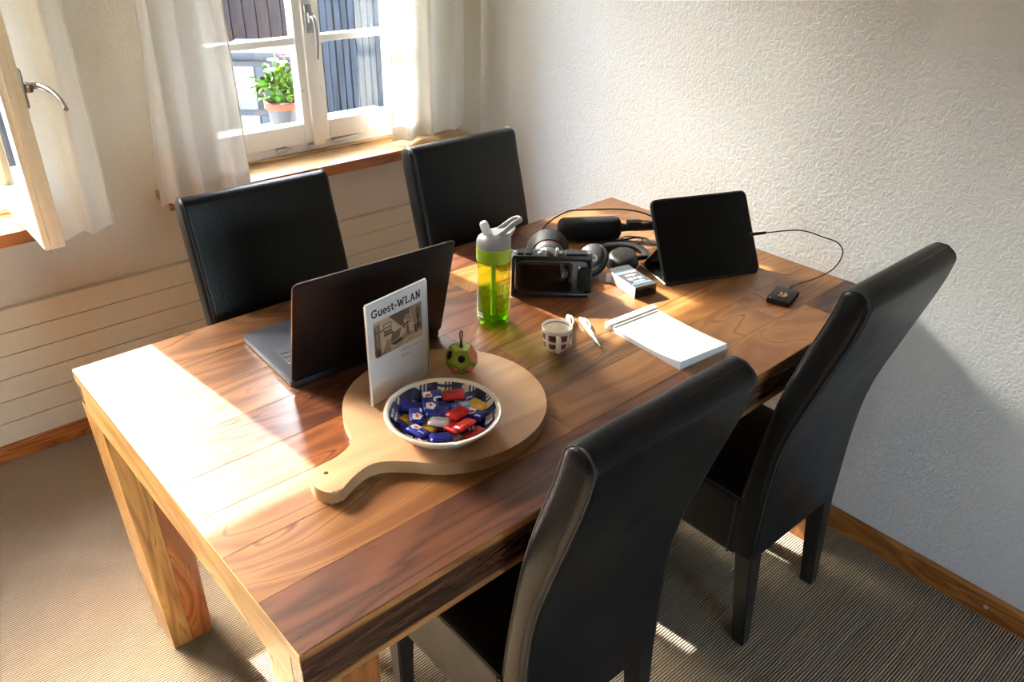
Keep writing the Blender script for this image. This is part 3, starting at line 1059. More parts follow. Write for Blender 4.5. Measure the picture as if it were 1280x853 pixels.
bm = bmesh.new(); a_prism(bm, rrect(.357, .246, .011, 6, 0, .123), -.0025, .0025, .0012, 2, LM)
ld = obj('lid', bm, M['alu_lid'], lap, smooth=35)
bm = bmesh.new(); a_prism(bm, rrect(.349, .238, .008, 5, 0, .123), -.0031, -.0024, 0, 1, LM)
obj('screen', bm, M['screen'], ld)
bm = bmesh.new(); a_tube(bm, [LM @ Vector((x, y, 0.0)) for x, y in rrect(.3572, .2462, .011, 6, 0, .123)], .0013, 6, True)
obj('polished_rim', bm, M['edge'], ld, smooth=50)

# --- round serving board with a handle
M['beech'] = wood('pale beech board', srgb(204, 164, 124), srgb(180, 136, 96), 0, 4, 6, .45, (.25, .8), None, 0, .8)
M['hole'] = plain('dark drilled hole', srgb(60, 34, 20), .9)
bc = Vector((-1.155, .306))
bd = empty('serving_board', (bc.x, bc.y, ZT0), 0, 'round pale beech serving board with handle under the candy bowl', 'board')
out = []
for k in range(61):
    a = rad(-143 + 311 * k / 60)
    out.append((.194 * math.cos(a), .194 * math.sin(a)))
hp = [(-1.362, .306), (-1.400, .286), (-1.438, .282), (-1.456, .279), (-1.468, .262), (-1.472, .236), (-1.462, .212), (-1.446, .204), (-1.412, .220), (-1.375, .230), (-1.345, .220)]
hp = [(x - bc.x, y - bc.y, 0) for x, y in hp]
sp = spline([(out[-1][0], out[-1][1], 0)] + hp + [(out[0][0], out[0][1], 0)], 5)
out += [(p.x, p.y) for p in sp[1:-1]]
bo = prism('board', out, 0, .025, M['beech'], bd, bev=.005, seg=3)
lathe('hanging_hole', [(0, .0), (.004, 0), (.004, .0254), (0, .0254)], M['hole'], bo, 14, T(-1.440 - bc.x, .258 - bc.y, 0))
ZB = ZT0 + .025

# --- acrylic sign holder with a printed sheet
M['acrylic'] = clear_mat('clear acrylic', (.97, .98, .985), 1.45, .03)
M['acrylic_edge'] = plain('bright acrylic edge', srgb(214, 222, 226), .15, 0, .6)
M['sheet'] = plain('printed white sheet', srgb(232, 230, 232), .7, var=.01)
M['sepia0'] = plain('sepia print light', srgb(206, 178, 150), .8)
M['sepia1'] = plain('sepia print middle', srgb(168, 138, 112), .8)
M['sepia2'] = plain('sepia print brown', srgb(118, 92, 74), .8)
M['sepia3'] = plain('sepia print dark', srgb(66, 50, 42), .8)
sg = empty('sign_holder', (-1.201, .3855, ZB), rad(9.6), 'clear acrylic stand holding the Guest-WLAN sheet', 'sign')
box('base_plate', -.075, .075, -.030, .036, 0, .0022, M['acrylic'], sg, bev=.0006, seg=1)
for y0, y1 in ((-.0030, -.0010), (.0010, .0030)):
    box('clear_panel', -.075, .075, y0, y1, .0022, .212, M['acrylic'], sg, bev=.0003, seg=1)
tube('bright_top_edge', [(-.0745, 0, .2125), (.0745, 0, .2125)], .0026, M['acrylic_edge'], sg, 8)
for s in (-1, 1):
    box('side_edge', s * .0752 - .0006, s * .0752 + .0006, -.003, .003, .0022, .211, M['acrylic_edge'], sg)
sh = box('printed_sheet', -.0738, .0738, -.0004, .0004, .0035, .2105, M['sheet'], sg)
SM = T(0, -.00045, 0) @ R(PI / 2, 'X')       # x right, y up on the face towards the viewer
def decal(name, polys, mats, parent=sh):
    bm = bmesh.new()
    for lv, mi, pts in polys:
        a_prism(bm, pts, .00002 + lv * .00005, .00006 + lv * .00005, 0, 1, SM, mi)
    return obj(name, bm, mats, parent)
def rect(x0, x1, y0, y1): return [(x0, y0), (x1, y0), (x1, y1), (x0, y1)]
# slab-serif heading, drawn stroke by stroke
def bar(x0, y0, x1, y1, w):
    d_ = Vector((x1 - x0, y1 - y0)); n_ = Vector((-d_.y, d_.x)).normalized() * w / 2
    return [(x0 - n_.x, y0 - n_.y), (x1 - n_.x, y1 - n_.y), (x1 + n_.x, y1 + n_.y), (x0 + n_.x, y0 + n_.y)]
def arc(cx, cy, rx, ry, a0, a1, w, n=10):
    q = []
    for k in range(n):
        b0, b1 = rad(a0 + (a1 - a0) * k / n), rad(a0 + (a1 - a0) * (k + 1) / n + (1 if a1 > a0 else -1))
        def e(b, o): return (cx + (rx + o) * math.cos(b), cy + (ry + o) * math.sin(b))
        q.append([e(b0, -w / 2), e(b1, -w / 2), e(b1, w / 2), e(b0, w / 2)])
    return q
S_ = .0036     # stroke
def glyph(c):
    q = []
    if c == 'G':
        q += arc(.008, .009, .0068, .0078, 50, 320, S_, 14) + [bar(.0132, .0075, .0132, .0015, S_), bar(.0092, .0078, .0155, .0078, S_ * .8), bar(.0132, .0135, .0132, .0175, S_ * .7)]
        return q, .0168
    if c == 'u':
        q += [bar(.0030, .0122, .0030, .0045, S_)] + arc(.0066, .0045, .0036, .0033, 180, 350, S_, 8) + [bar(.0102, .0122, .0102, 0, S_), bar(.0005, .0118, .0035, .0118, S_ * .7), bar(.0078, .0118, .0107, .0118, S_ * .7), bar(.0098, .0009, .0128, .0009, S_ * .7)]
        return q, .0135
    if c == 'e':
        q += arc(.0062, .0062, .0048, .0050, 0, 318, S_ * .9, 14) + [bar(.0018, .0063, .0116, .0063, S_ * .7)]
        return q, .0125
    if c == 's':
        q += arc(.0050, .0090, .0031, .0026, 35, 260, S_ * .85, 9) + arc(.0050, .0035, .0033, .0028, 85, -140, S_ * .85, 9)
        q += [bar(.0078, .0122, .0078, .0092, S_ * .6), bar(.0016, .0036, .0016, .0004, S_ * .6)]
        return q, .0103
    if c == 't':
        q += [bar(.0036, .0158, .0036, .0035, S_), bar(.0006, .0116, .0082, .0116, S_ * .75)] + arc(.0064, .0038, .0028, .0031, 180, 330, S_ * .85, 6)
        return q, .0098
    if c == '-':
        return [bar(.0006, .0062, .0068, .0062, S_)], .0078
    if c == 'W':
        q += [bar(.0025, .0165, .0065, 0, S_), bar(.0065, 0, .0105, .0150, S_ * .8), bar(.0105, .0150, .0145, 0, S_), bar(.0145, 0, .0185, .0165, S_ * .8)]
        q += [bar(-.0005, .0163, .0060, .0163, S_ * .7), bar(.0152, .0163, .0217, .0163, S_ * .7)]
        return q, .0218
    if c == 'L':
        q += [bar(.0040, .0165, .0040, 0, S_), bar(.0010, .0163, .0075, .0163, S_ * .7), bar(.0008, .0009, .0128, .0009, S_ * .75), bar(.0122, .0009, .0122, .0052, S_ * .7)]
        return q, .0142
    if c == 'A':
        q += [bar(.0030, 0, .0080, .0168, S_ * .8), bar(.0080, .0168, .0130, 0, S_), bar(.0048, .0058, .0112, .0058, S_ * .75), bar(.0004, .0009, .0060, .0009, S_ * .7), bar(.0100, .0009, .0158, .0009, S_ * .7)]
        return q, .0162
    if c == 'N':
        q += [bar(.0034, .0165, .0034, 0, S_ * .9), bar(.0034, .0165, .0122, 0, S_), bar(.0122, .0165, .0122, 0, S_ * .9), bar(.0004, .0163, .0040, .0163, S_ * .7), bar(.0006, .0009, .0064, .0009, S_ * .7), bar(.0094, .0163, .0152, .0163, S_ * .7)]
        return q, .0158
x_ = 0.0
polys = []
for ch_ in 'Guest-WLAN':
    q, adv = glyph(ch_)
    for pl in q: polys.append((0, 0, [(px + x_, py) for px, py in pl]))
    x_ += adv
k_ = .123 / x_
polys = [(0, 0, [(-.0620 + px * k_, .1815 + py * k_) for px, py in pl]) for _, _, pl in polys]
decal('heading_lettering', polys, [M['ink']])
# sepia drawing: someone in overalls typing on a laptop at a workbench
def ell(cx, cy, rx, ry, n=14, a0=0): return [(cx + rx * math.cos(2 * PI * k / n + a0), cy + ry * math.sin(2 * PI * k / n + a0)) for k in range(n)]
IX0, IX1, IY0, IY1 = -.060, .062, .098, .172
pic = [(0, 0, rect(IX0, IX1, IY0, IY1)),
 (1, 2, [(-.022, IY1), (.030, IY1), (.033, .138), (.016, .132)]),          # dark gable
 (1, 1, [(.030, IY1), (IX1, IY1), (IX1, .112), (.044, .112)]),
 (1, 1, rect(IX0, -.044, .110, .166)), (2, 2, rect(-.058, -.054, .114, .160)), (2, 2, rect(-.050, -.047, .120, .164)), (2, 2, rect(IX0, -.030, .148, .151)),
 (2, 2, rect(-.036, -.016, .140, .161)), (3, 0, rect(-.034, -.018, .153, .159)), (3, 0, rect(-.034, -.018, .146, .150)), (3, 3, rect(-.036, -.012, .135, .139)),
 (2, 2, ell(.052, .152, .006, .015)), (3, 3, rect(.050, .054, .120, .150)), (2, 2, rect(.045, .060, .116, .130)),
 (2, 0, [(-.045, .098), (.055, .098), (.060, .112), (-.020, .116)]),        # bench
 (3, 2, [(-.022, .116), (.002, .120), (.008, .138), (-.016, .134)]),       # laptop screen
 (3, 3, [(-.022, .114), (.006, .119), (.018, .112), (-.008, .107)]),
 (3, 0, [(.018, .138), (.030, .141), (.042, .134), (.048, .112), (.022, .110), (.014, .124)]),  # body
 (4, 2, [(.020, .136), (.026, .138), (.028, .114), (.021, .114)]),
 (4, 1, [(.004, .117), (.012, .122), (.036, .120), (.040, .113), (.014, .112)]),     # forearm
 (4, 0, ell(.022, .149, .0075, .0098)), (5, 1, ell(.0235, .154, .0078, .0062)), (5, 3, [(.017, .141), (.022, .138), (.028, .142), (.024, .145)]),
 (4, 3, [(.040, .132), (.045, .128), (.048, .112), (.042, .112)]),
 (3, 1, [(-.042, .100), (-.030, .126), (-.024, .128), (-.020, .100)]), (3, 2, ell(-.052, .108, .008, .010)), (4, 3, ell(-.050, .104, .004, .005)),
 (4, 3, bar(-.010, .100, .012, .108, .0012)), (4, 3, bar(.020, .103, .040, .107, .0010)), (4, 3, bar(-.046, .100, -.036, .104, .0016)),
]
decal('illustration', pic, [M['sepia0'], M['sepia1'], M['sepia2'], M['sepia3']])
tx = []
for (yy, x0, x1) in ((.0905, .004, .026), (.0870, .004, .060), (.0765, .004, .022), (.0730, .004, .030)):
    x = x0
    while x < x1:
        w_ = .0016 + .0022 * ((x * 7919) % 1)
        tx.append((0, 0, rect(x, min(x + w_, x1), yy, yy + .0009))); x += w_ + .0008
decal('small_print', tx, [M['sepia3']])

# --- twelve-sided fidget toy
M['lime'] = plain('lime green plastic', srgb(158, 176, 60), .4)
M['coral'] = plain('coral pink rubber', srgb(226, 118, 118), .5)
toy = empty('fidget_toy', (-1.064, .372, ZB), rad(12), 'green twelve-sided fidget toy with black buttons and loop', 'toy')
ph = (1 + 5 ** .5) / 2
V = [Vector((a, b_, c_)) for a in (-1, 1) for b_ in (-1, 1) for c_ in (-1, 1)]
for a in (-1, 1):
    for b_ in (-1, 1):
        V += [Vector((0, a / ph, b_ * ph)), Vector((a / ph, b_ * ph, 0)), Vector((b_ * ph, 0, a / ph))]
FN = []
for a in (-1, 1):
    for b_ in (-1, 1):
        FN += [Vector((0, a * ph, b_ * 1)).normalized(), Vector((a * ph, b_ * 1, 0)).normalized(), Vector((b_ * 1, 0, a * ph)).normalized()]
q_ = Vector((0, ph, 1)).normalized().rotation_difference(Vector((0, 0, 1)))
FN = [q_ @ n_ for n_ in FN]
up = [n_ for n_ in FN if .2 < n_.z < .9]
spin = R(rad(-127.5) - math.atan2(up[0].y, up[0].x), 'Z')     # one upper face looks towards the handle end of the board
toy.rotation_euler = (0, 0, 0)
RS = .0345 / math.sqrt(3)
V = [spin @ (q_ @ v * RS) for v in V]; FN = [spin @ n_ for n_ in FN]
inr = max(v.dot(Vector((0, 0, 1))) for v in V)
bm = bmesh.new()
hull = [bm.verts.new(v + Vector((0, 0, inr))) for v in V]
bmesh.ops.convex_hull(bm, input=hull)
bmesh.ops.dissolve_limit(bm, angle_limit=.05, verts=bm.verts[:], edges=bm.edges[:])
bmesh.ops.bevel(bm, geom=bm.edges[:], offset=.0009, segments=1, affect='EDGES')
body = obj('body', bm, M['lime'], toy)
def face_at(az, upper):
    want = Vector((math.cos(rad(az)), math.sin(rad(az)), .5 if upper else -.5)).normalized()
    return max(FN, key=lambda n_: n_.dot(want))
def on_face(n_, lift=0.0): return T(0, 0, inr) @ (n_.to_track_quat('Z', 'Y').to_matrix().to_4x4()) @ T(0, 0, inr + lift)
disc = [(0, -.0005), (.0074, -.0005), (.0072, .0010), (.0062, .0016), (0, .0016)]
F0 = -127.5
lathe('button', disc, M['black'], toy, 20, on_face(face_at(F0, True)))
lathe('button', [(r_ * 1.25, z_) for r_, z_ in disc], M['black'], toy, 20, on_face(face_at(F0 - 72, True)))
lathe('rocker', [(0, -.001), (.0105, -.001), (.0105, .004), (.009, .006), (0, .006)], M['black'], toy, 20, on_face(face_at(F0 - 144, True)))
n_ = face_at(F0 + 72, True)
bm = bmesh.new(); a_prism(bm, [(.0155 * math.cos(2 * PI * k / 5 + .35), .0155 * math.sin(2 * PI * k / 5 + .35)) for k in range(5)], -.0004, .0008, 0, 1, on_face(n_))
obj('textured_pad', bm, M['coral'], toy)
for da in (-36 - 20, 36 + 8):
    n_ = face_at(F0 + da, False)
    bm = bmesh.new()
    bmesh.ops.create_uvsphere(bm, u_segments=16, v_segments=12, radius=.0075, matrix=on_face(n_) @ T(0, 0, .001))
    obj('rubber_ball', bm, M['coral'], toy, smooth=True)
top = Vector((0, 0, 2 * inr))
tube('loop', [top + p for p in spline([(-.0012, 0, -.001), (-.0016, 0, .014), (-.0030, 0, .026), (-.0028, 0, .033), (0, 0, .036), (.0028, 0, .033), (.0030, 0, .026), (.0016, 0, .014), (.0012, 0, -.001)], 5)], .0013, M['black'], toy, 7)
lathe('loop_anchor', [(0, -.001), (.004, -.001), (.0035, .0022), (0, .0026)], M['black'], toy, 14, T(0, 0, 2 * inr))

# --- bowl of wrapped chocolates
M['glaze'] = plain('cream white glaze', srgb(238, 230, 212), .12, 0, .5, .4, var=.02)
def plaid_mat():
    m, nt, b = new_mat('navy plaid glaze')
    L = nt.links.new
    tc = N(nt, 'ShaderNodeTexCoord')
    sp_ = N(nt, 'ShaderNodeSeparateXYZ'); L(tc.outputs['Object'], sp_.inputs[0])
    def stripes(ch, period, stops):
        mm = N(nt, 'ShaderNodeMath', operation='MULTIPLY_ADD'); mm.inputs[1].default_value = 1 / period; mm.inputs[2].default_value = 50.3
        L(sp_.outputs[ch], mm.inputs[0])
        fr = N(nt, 'ShaderNodeMath', operation='FRACT'); L(mm.outputs[0], fr.inputs[0])
        rp = ramp(nt, stops, 'CONSTANT'); L(fr.outputs[0], rp.inputs[0])
        return rp.outputs[0]
    st = [(0, .95), (.22, .35), (.30, .95), (.37, .35), (.44, .95), (.50, .28), (.93, .95)]
    a = stripes('X', .046, st); c_ = stripes('Y', .046, st)
    mx = N(nt, 'ShaderNodeMix', data_type='RGBA', blend_type='MULTIPLY'); mx.inputs[0].default_value = 1
    L(a, mx.inputs[6]); L(c_, mx.inputs[7])
    rp = ramp(nt, [(0, srgb(16, 22, 60)), (.12, srgb(24, 34, 84)), (.35, srgb(52, 66, 120)), (.9, srgb(228, 222, 212))])
    L(mx.outputs[2], rp.inputs[0]); L(rp.outputs[0], b.inputs['Base Color'])
    b.inputs['Roughness'].default_value = .15
    return m
M['plaid'] = plaid_mat()
bowl = empty('candy_bowl', (-1.214, .233, ZB), rad(-41), 'shallow cream bowl with navy plaid inside holding chocolates', 'bowl')
lathe('bowl_wall', [(0, .003), (.052, .003), (.055, 0), (.062, 0), (.066, .004), (.090, .022), (.102, .036), (.1055, .041), (.1045, .0435), (.1005, .0432), (.0965, .0405), (.084, .0245), (.060, .0105), (.03, .008), (0, .0078)], M['glaze'], bowl, 64, smooth=50)
lathe('plaid_lining', [(.0955, .0404), (.083, .0251), (.0595, .0112), (.03, .0087), (0, .0085)], M['plaid'], bowl, 64, smooth=50, cap0=False)
WR = {
 'blue': (srgb(30, 40, 150), srgb(22, 28, 104)), 'bluewhite': (srgb(30, 44, 156), srgb(236, 240, 248)), 'whiteblue': (srgb(190, 204, 226), srgb(60, 110, 190)),
 'red': (srgb(208, 20, 26), srgb(150, 10, 16)), 'redorange': (srgb(222, 40, 40), srgb(232, 90, 40)), 'yellow': (srgb(238, 184, 48), srgb(214, 150, 30)), 'silver': (srgb(206, 203, 200), srgb(150, 148, 146))}
WM = {k: (plain(k + ' foil wrapper', a, .28, .35, .6, .3, (160, .25, .0012)), plain(k + ' wrapper print', b_, .35, .2)) for k, (a, b_) in WR.items()}
WM['accent'] = plain('orange red wrapper print', srgb(226, 92, 40), .4)
def pillow(w_, d_, h_):
    bm = bmesh.new()
    nx, ny = 8, 6
    def pt(i, j, s):
        u, v = i / nx * 2 - 1, j / ny * 2 - 1
        f = (1 - abs(u) ** 9) ** .5 * (1 - abs(v) ** 9) ** .5
        return bm.verts.new((u * w_ / 2 * (1 - .04 * v * v), v * d_ / 2 * (1 - .04 * u * u), h_ / 2 + s * h_ / 2 * (.18 + .82 * f) + .0006 * math.sin(9 * u + 5 * v)))
    gt = [[pt(i, j, 1) for j in range(ny + 1)] for i in range(nx + 1)]
    gb = [[pt(i, j, -1) for j in range(ny + 1)] for i in range(nx + 1)]
    for i in range(nx):
        for j in range(ny):
            bm.faces.new((gt[i][j], gt[i + 1][j], gt[i + 1][j + 1], gt[i][j + 1]))
            bm.faces.new((gb[i][j], gb[i][j + 1], gb[i + 1][j + 1], gb[i + 1][j]))
    rim_t = [gt[i][0] for i in range(nx + 1)] + [gt[nx][j] for j in range(1, ny + 1)] + [gt[i][ny] for i in range(nx - 1, -1, -1)] + [gt[0][j] for j in range(ny - 1, 0, -1)]
    rim_b = [gb[i][0] for i in range(nx + 1)] + [gb[nx][j] for j in range(1, ny + 1)] + [gb[i][ny] for i in range(nx - 1, -1, -1)] + [gb[0][j] for j in range(ny - 1, 0, -1)]
    n = len(rim_t)
    for k in range(n): bm.faces.new((rim_t[k], rim_t[(k + 1) % n], rim_b[(k + 1) % n], rim_b[k]))
    return bm
CH = [  # tone, x, y, z (from the bowl foot), turn in the picture
('red', 0.051, 0.035, 0.0400, 5, 'red wrapped chocolate bar at the back of the bowl beside the toy'),
('bluewhite', 0.025, 0.070, 0.0295, 15, 'blue and white chocolate leaning on the back rim nearest the sign'),
('blue', -0.023, 0.066, 0.0295, 0, 'plain dark blue chocolate against the rim below the sign'),
('bluewhite', -0.034, 0.034, 0.0310, 80, 'blue and white chocolate standing beside the yellow one by the rim'),
('yellow', -0.050, 0.055, 0.0200, 0, 'yellow wrapped chocolate half hidden at the rim under the sign'),
('bluewhite', -0.002, 0.036, 0.0400, 78, 'upright blue and white chocolate in the middle of the heap'),
('blue', -0.000, 0.018, 0.0320, 0, 'blue chocolate lying just behind the silver one'),
('blue', 0.021, 0.030, 0.0285, 15, 'dark blue chocolate tucked under the red bar'),
('whiteblue', 0.046, 0.006, 0.0295, 10, 'pale white and blue chocolate between the red pieces and yellow one'),
('bluewhite', 0.066, 0.025, 0.0285, 20, 'blue and white chocolate half under the red bar at the back rim'),
('yellow', 0.072, -0.008, 0.0300, -35, 'yellow wrapped chocolate at the rim farthest from the sign'),
('bluewhite', 0.051, -0.030, 0.0300, -25, 'blue and white chocolate below the yellow one near the board edge'),
('red', 0.019, -0.019, 0.0420, 40, 'red chocolate tilted like a diamond at the top of the heap'),
('silver', -0.016, -0.011, 0.0330, -5, 'silver foil chocolate in the centre of the bowl'),
('yellow', -0.024, 0.006, 0.0200, 60, 'yellow chocolate mostly buried under the silver one'),
('bluewhite', -0.059, -0.005, 0.0290, -30, 'blue and white striped chocolate near the handle side of the rim'),
('red', -0.006, -0.040, 0.0320, -35, 'red chocolate lying right of the silver one'),
('redorange', 0.006, -0.056, 0.0420, 40, 'orange red square chocolate on top of the red ones'),
('red', 0.014, -0.075, 0.0300, 35, 'red chocolate at the front rim nearest the chair'),
('blue', -0.040, -0.046, 0.0300, 10, 'flat royal blue chocolate at the front of the heap'),
('bluewhite', -0.060, -0.032, 0.0200, -10, 'blue chocolate with white end low at the front rim'),
('blue', -0.070, 0.022, 0.0210, -50, 'dark blue chocolate low beside the striped one'),
('red', -0.014, -0.066, 0.0190, 10, 'dark red chocolate buried at the front under the others'),
('silver', -0.020, -0.052, 0.0200, 40, 'silver ended chocolate peeping out under the royal blue one'),
]
pm = pillow(.041, .029, .0105)
pme = bpy.data.meshes.new('wrapper'); bmesh.ops.recalc_face_normals(pm, faces=pm.faces); pm.to_mesh(pme); pm.free()
for p_ in pme.polygons: p_.use_smooth = True
rnd = random.Random(21)
for (tone, cx, cy, cz, tr, lab) in CH:
    ce = empty('chocolate', (-1.214 + cx, .233 + cy, ZB + cz - .0105), 0, lab, 'chocolate', 'wrapped chocolates in the plaid bowl')
    rr = math.hypot(cx, cy); tilt = -.30 * max(0, rr - .02) / .06
    ax = math.atan2(cy, cx)
    ce.rotation_mode = 'QUATERNION'
    tq = Vector((math.sin(ax), -math.cos(ax), 0))
    from mathutils import Quaternion
    ce.rotation_quaternion = Quaternion(tq, -tilt * -1 * -1) @ Quaternion((0, 0, 1), rad(-41 + 1.25 * tr)) @ Quaternion((1, 0, 0), rnd.uniform(-.15, .15))
    me2 = pme.copy(); me2.materials.append(WM[tone][0])
    wr = bpy.data.objects.new('wrapper', me2); COL.objects.link(wr); wr.parent = ce
    bm = bmesh.new()
    zt = .0108
    if tone in ('bluewhite', 'whiteblue'):
        a_prism(bm, [(-.0175, -.004), (-.006, -.0095), (.001, -.001), (-.002, .0095), (-.0165, .0098)], .0085, zt, 0, 1)
        a_prism(bm, [(.004, -.0090), (.0160, -.0085), (.0165, -.0055), (.006, -.0045)], .0085, zt, 0, 1)
    elif tone in ('redorange',):
        a_prism(bm, ell(0, 0, .0050, .0050), .009, zt, 0, 1)
    else:
        a_prism(bm, rect(-.010, .010, .0005, .0030), .009, zt, 0, 1)
        a_prism(bm, rect(-.006, .006, -.0035, -.0018), .009, zt, 0, 1)
    obj('print', bm, WM[tone][1], wr)
    if tone == 'bluewhite':
        bm = bmesh.new(); a_prism(bm, ell(-.007, .001, .0055, .0030), .0095, zt + .0002, 0, 1)
        obj('print', bm, WM['accent'], wr)

# --- drinking bottle
M['green_clear'] = clear_mat('clear lime plastic', (.80, .93, .22), 1.5, .04)
M['green_water'] = clear_mat('lime tinted water', (.72, .95, .36), 1.33, .02)
M['green_solid'] = plain('lime green collar', srgb(150, 182, 26), .35)
M['straw'] = plain('pale green straw', srgb(206, 238, 130), .4)
M['cap_grey'] = plain('light grey cap plastic', srgb(136, 134, 133), .45)
M['valve'] = plain('white silicone valve', srgb(226, 224, 216), .35)
bt = empty('water_bottle', (-.851, .526, ZT0), rad(-41), 'lime green see-through water bottle with grey spout cap', 'bottle')
RB = .0375
bodyp = [(0, 0.004), (.018, .003), (.030, .0), (RB - .002, .004), (RB, .012), (RB, .06), (RB - .001, .09), (RB, .12), (RB, .148), (RB - .002, .156), (.0345, .160), (.0345, .172)]
lathe('body', bodyp, M['green_clear'], bt, 56, smooth=50, cap1=False)
lathe('thick_base', [(0, .005), (.028, .005), (RB - .0025, .010), (RB - .003, .016), (.02, .014), (0, .017)], M['green_water'], bt, 40)
lathe('water', [(0, .0175), (.02, .0150), (RB - .0022, .018), (RB - .0022, .083), (0, .083)], M['green_water'], bt, 48)
tube('straw', [(0, 0, .018), (0, 0, .175)], .0058, M['straw'], bt, 16)
lathe('collar', [(.0345, .158), (RB + .0005, .158), (RB + .001, .160), (RB + .001, .190), (RB - .001, .192), (.02, .192)], M['green_solid'], bt, 56, cap0=False)
bm = bmesh.new()      # sloping cap
n_ = 48
rgs = []
def capz(x, y, base, k): return base + k * (max(0, (x + RB) / (2 * RB)) ** 1.2)
for (rr_, z_, k_) in ((RB + .0005, .191, 0), (RB + .0005, .203, .004), (RB - .002, .209, .012), (.028, .213, .018), (.014, .215, .016), (0.0001, .216, .014)):
    rgs.append([bm.verts.new((rr_ * math.cos(2 * PI * i / n_), rr_ * math.sin(2 * PI * i / n_), capz(rr_ * math.cos(2 * PI * i / n_), 0, z_, k_))) for i in range(n_)])
for a, b_ in zip(rgs[:-1], rgs[1:]):
    for i in range(n_): bm.faces.new((a[i], a[(i + 1) % n_], b_[(i + 1) % n_], b_[i]))
bm.faces.new(rgs[0]); bm.faces.new(rgs[-1])
cp = obj('cap', bm, M['cap_grey'], bt, smooth=50)
# carry loop sweeping up to one side
a1 = spline([(.002, -.021, .214), (.020, -.020, .228), (.040, -.016, .245), (.053, -.010, .252), (.058, 0, .252), (.053, .010, .252), (.040, .016, .245), (.020, .020, .228), (.002, .021, .214)], 6)
tube('carry_loop', a1, .0058, M['cap_grey'], cp, 10, flat=.75)
bm = bmesh.new()
pl = [(-.004, -.018, .214), (.034, -.0165, .222), (.047, -.008, .230), (.047, .008, .230), (.034, .0165, .222), (-.004, .018, .214)]
vt = [bm.verts.new((x, y, z + .004)) for x, y, z in pl]; vb = [bm.verts.new((x * .8 + .002, y, z - .012)) for x, y, z in pl]
bm.faces.new(vt); bm.faces.new(list(reversed(vb)))
for i in range(6): bm.faces.new((vt[i], vt[(i + 1) % 6], vb[(i + 1) % 6], vb[i]))
obj('spout_ramp', bm, M['cap_grey'], cp)
vm = T(-.010, 0, .208) @ R(rad(-20), 'Y')
bm = bmesh.new(); a_tube(bm, [vm @ Vector((0, 0, z)) for z in (0, .012, .026, .036, .040)], [.0105, .0100, .0098, .0095, .0065], 18)
obj('bite_valve', bm, M['valve'], cp, smooth=45)
bm = bmesh.new()
for k in range(9):
    pass
arcp = [((RB + .0004) * math.cos(rad(-150 + k * 3)), (RB + .0004) * math.sin(rad(-150 + k * 3))) for k in range(9)]
for z0, z1 in ((.024, .031), (.034, .036)):
    for a, b_ in zip(arcp[:-1], arcp[1:]):
        bm.faces.new([bm.verts.new((a[0], a[1], z0)), bm.verts.new((b_[0], b_[1], z0)), bm.verts.new((b_[0], b_[1], z1)), bm.verts.new((a[0], a[1], z1))])
obj('white_print', bm, M['white'], bt)

# --- cinema camera in a cage
M['cam_body'] = plain('matte camera body', (.012, .012, .013), .45)
M['cam_metal'] = plain('black anodised cage', (.016, .016, .018), .3, .6)
M['lens_grey'] = plain('grey lens barrel', srgb(70, 72, 72), .4, .5)
M['red'] = plain('red lens ring', srgb(190, 24, 30), .4)
cm_ = empty('cinema_camera', (-.6635, .5285, ZT0), rad(-41.6), 'black cinema camera in a metal cage, screen towards the viewer', 'camera')
cb = prism('body', rrect(.176, .088, .016, 5, 0, .056), 0, .050, M['cam_body'], cm_, bev=.004, M=T(0, .052, 0) @ R(PI / 2, 'X'))
prism('display', rrect(.118, .068, .006, 4, -.016, .055), 0, .0016, M['screen'], cb, M=T(0, .0015, 0) @ R(PI / 2, 'X'))
prism('display_bezel', rrect(.132, .080, .010, 4, -.016, .055), 0, .0012, M['black_gloss'], cb, M=T(0, .0022, 0) @ R(PI / 2, 'X'))
for k, zz in enumerate((.083, .076, .058, .051, .044, .037)):
    lathe('button', [(0, 0), (.0022, 0), (.0022, .0012), (0, .0014)], M['white'] if k != 2 else M['black'], cb, 10, T(.066 + (.002 if k > 1 else 0), .0022, zz) @ R(PI / 2, 'X'))
prism('grip', rrect(.036, .07, .014, 4, .078, .052), 0, .075, M['black_soft'], cb, bev=.006, M=T(0, .075, 0) @ R(PI / 2, 'X'))
cg = box('cage', -.096, .096, .004, .044, .1005, .110, M['cam_metal'], cm_, bev=.002)
box('cage_upright', -.098, -.089, .006, .044, .004, .104, M['cam_metal'], cg, bev=.002)
box('cage_upright', .089, .098, .006, .044, .012, .100, M['cam_metal'], cg, bev=.002)
box('cage_foot', -.098, .092, .006, .050, 0, .010, M['cam_metal'], cg, bev=.002)
for x in (-.078, -.058, .040, .052, .064, .076):
    box('rail_block', x - .0075, x + .0075, .010, .038, .109, .1145, M['cam_metal'], cg, bev=.001, seg=1)
for x in (-.090, -.030, .020, .090):
    lathe('screw', [(0, 0), (.0042, 0), (.0042, .003), (0, .0032)], M['zinc'], cg, 12, T(x, .024, .110))
for x in (-.012, .012):
    box('hot_shoe', x - .0035, x + .0035, .012, .032, .110, .122, M['chrome'], cg, bev=.001, seg=1)
tube('strap_lug', spline([(-.098, .03, .098), (-.106, .03, .104), (-.104, .03, .112), (-.094, .03, .112)], 5), .0026, M['zinc'], cg, 8)
tube('strap_lug', spline([(.098, .03, .088), (.107, .03, .092), (.106, .03, .102), (.095, .03, .103)], 5), .0026, M['zinc'], cg, 8)
LZ = T(-.004, .05, .062) @ R(-PI / 2, 'X')
ln = lathe('lens', [(0, 0), (.034, 0), (.034, .010), (.036, .012), (.036, .030), (.038, .034), (.038, .055), (.041, .060), (.041, .078), (0, .078)], M['lens_grey'], cm_, 48, LZ)
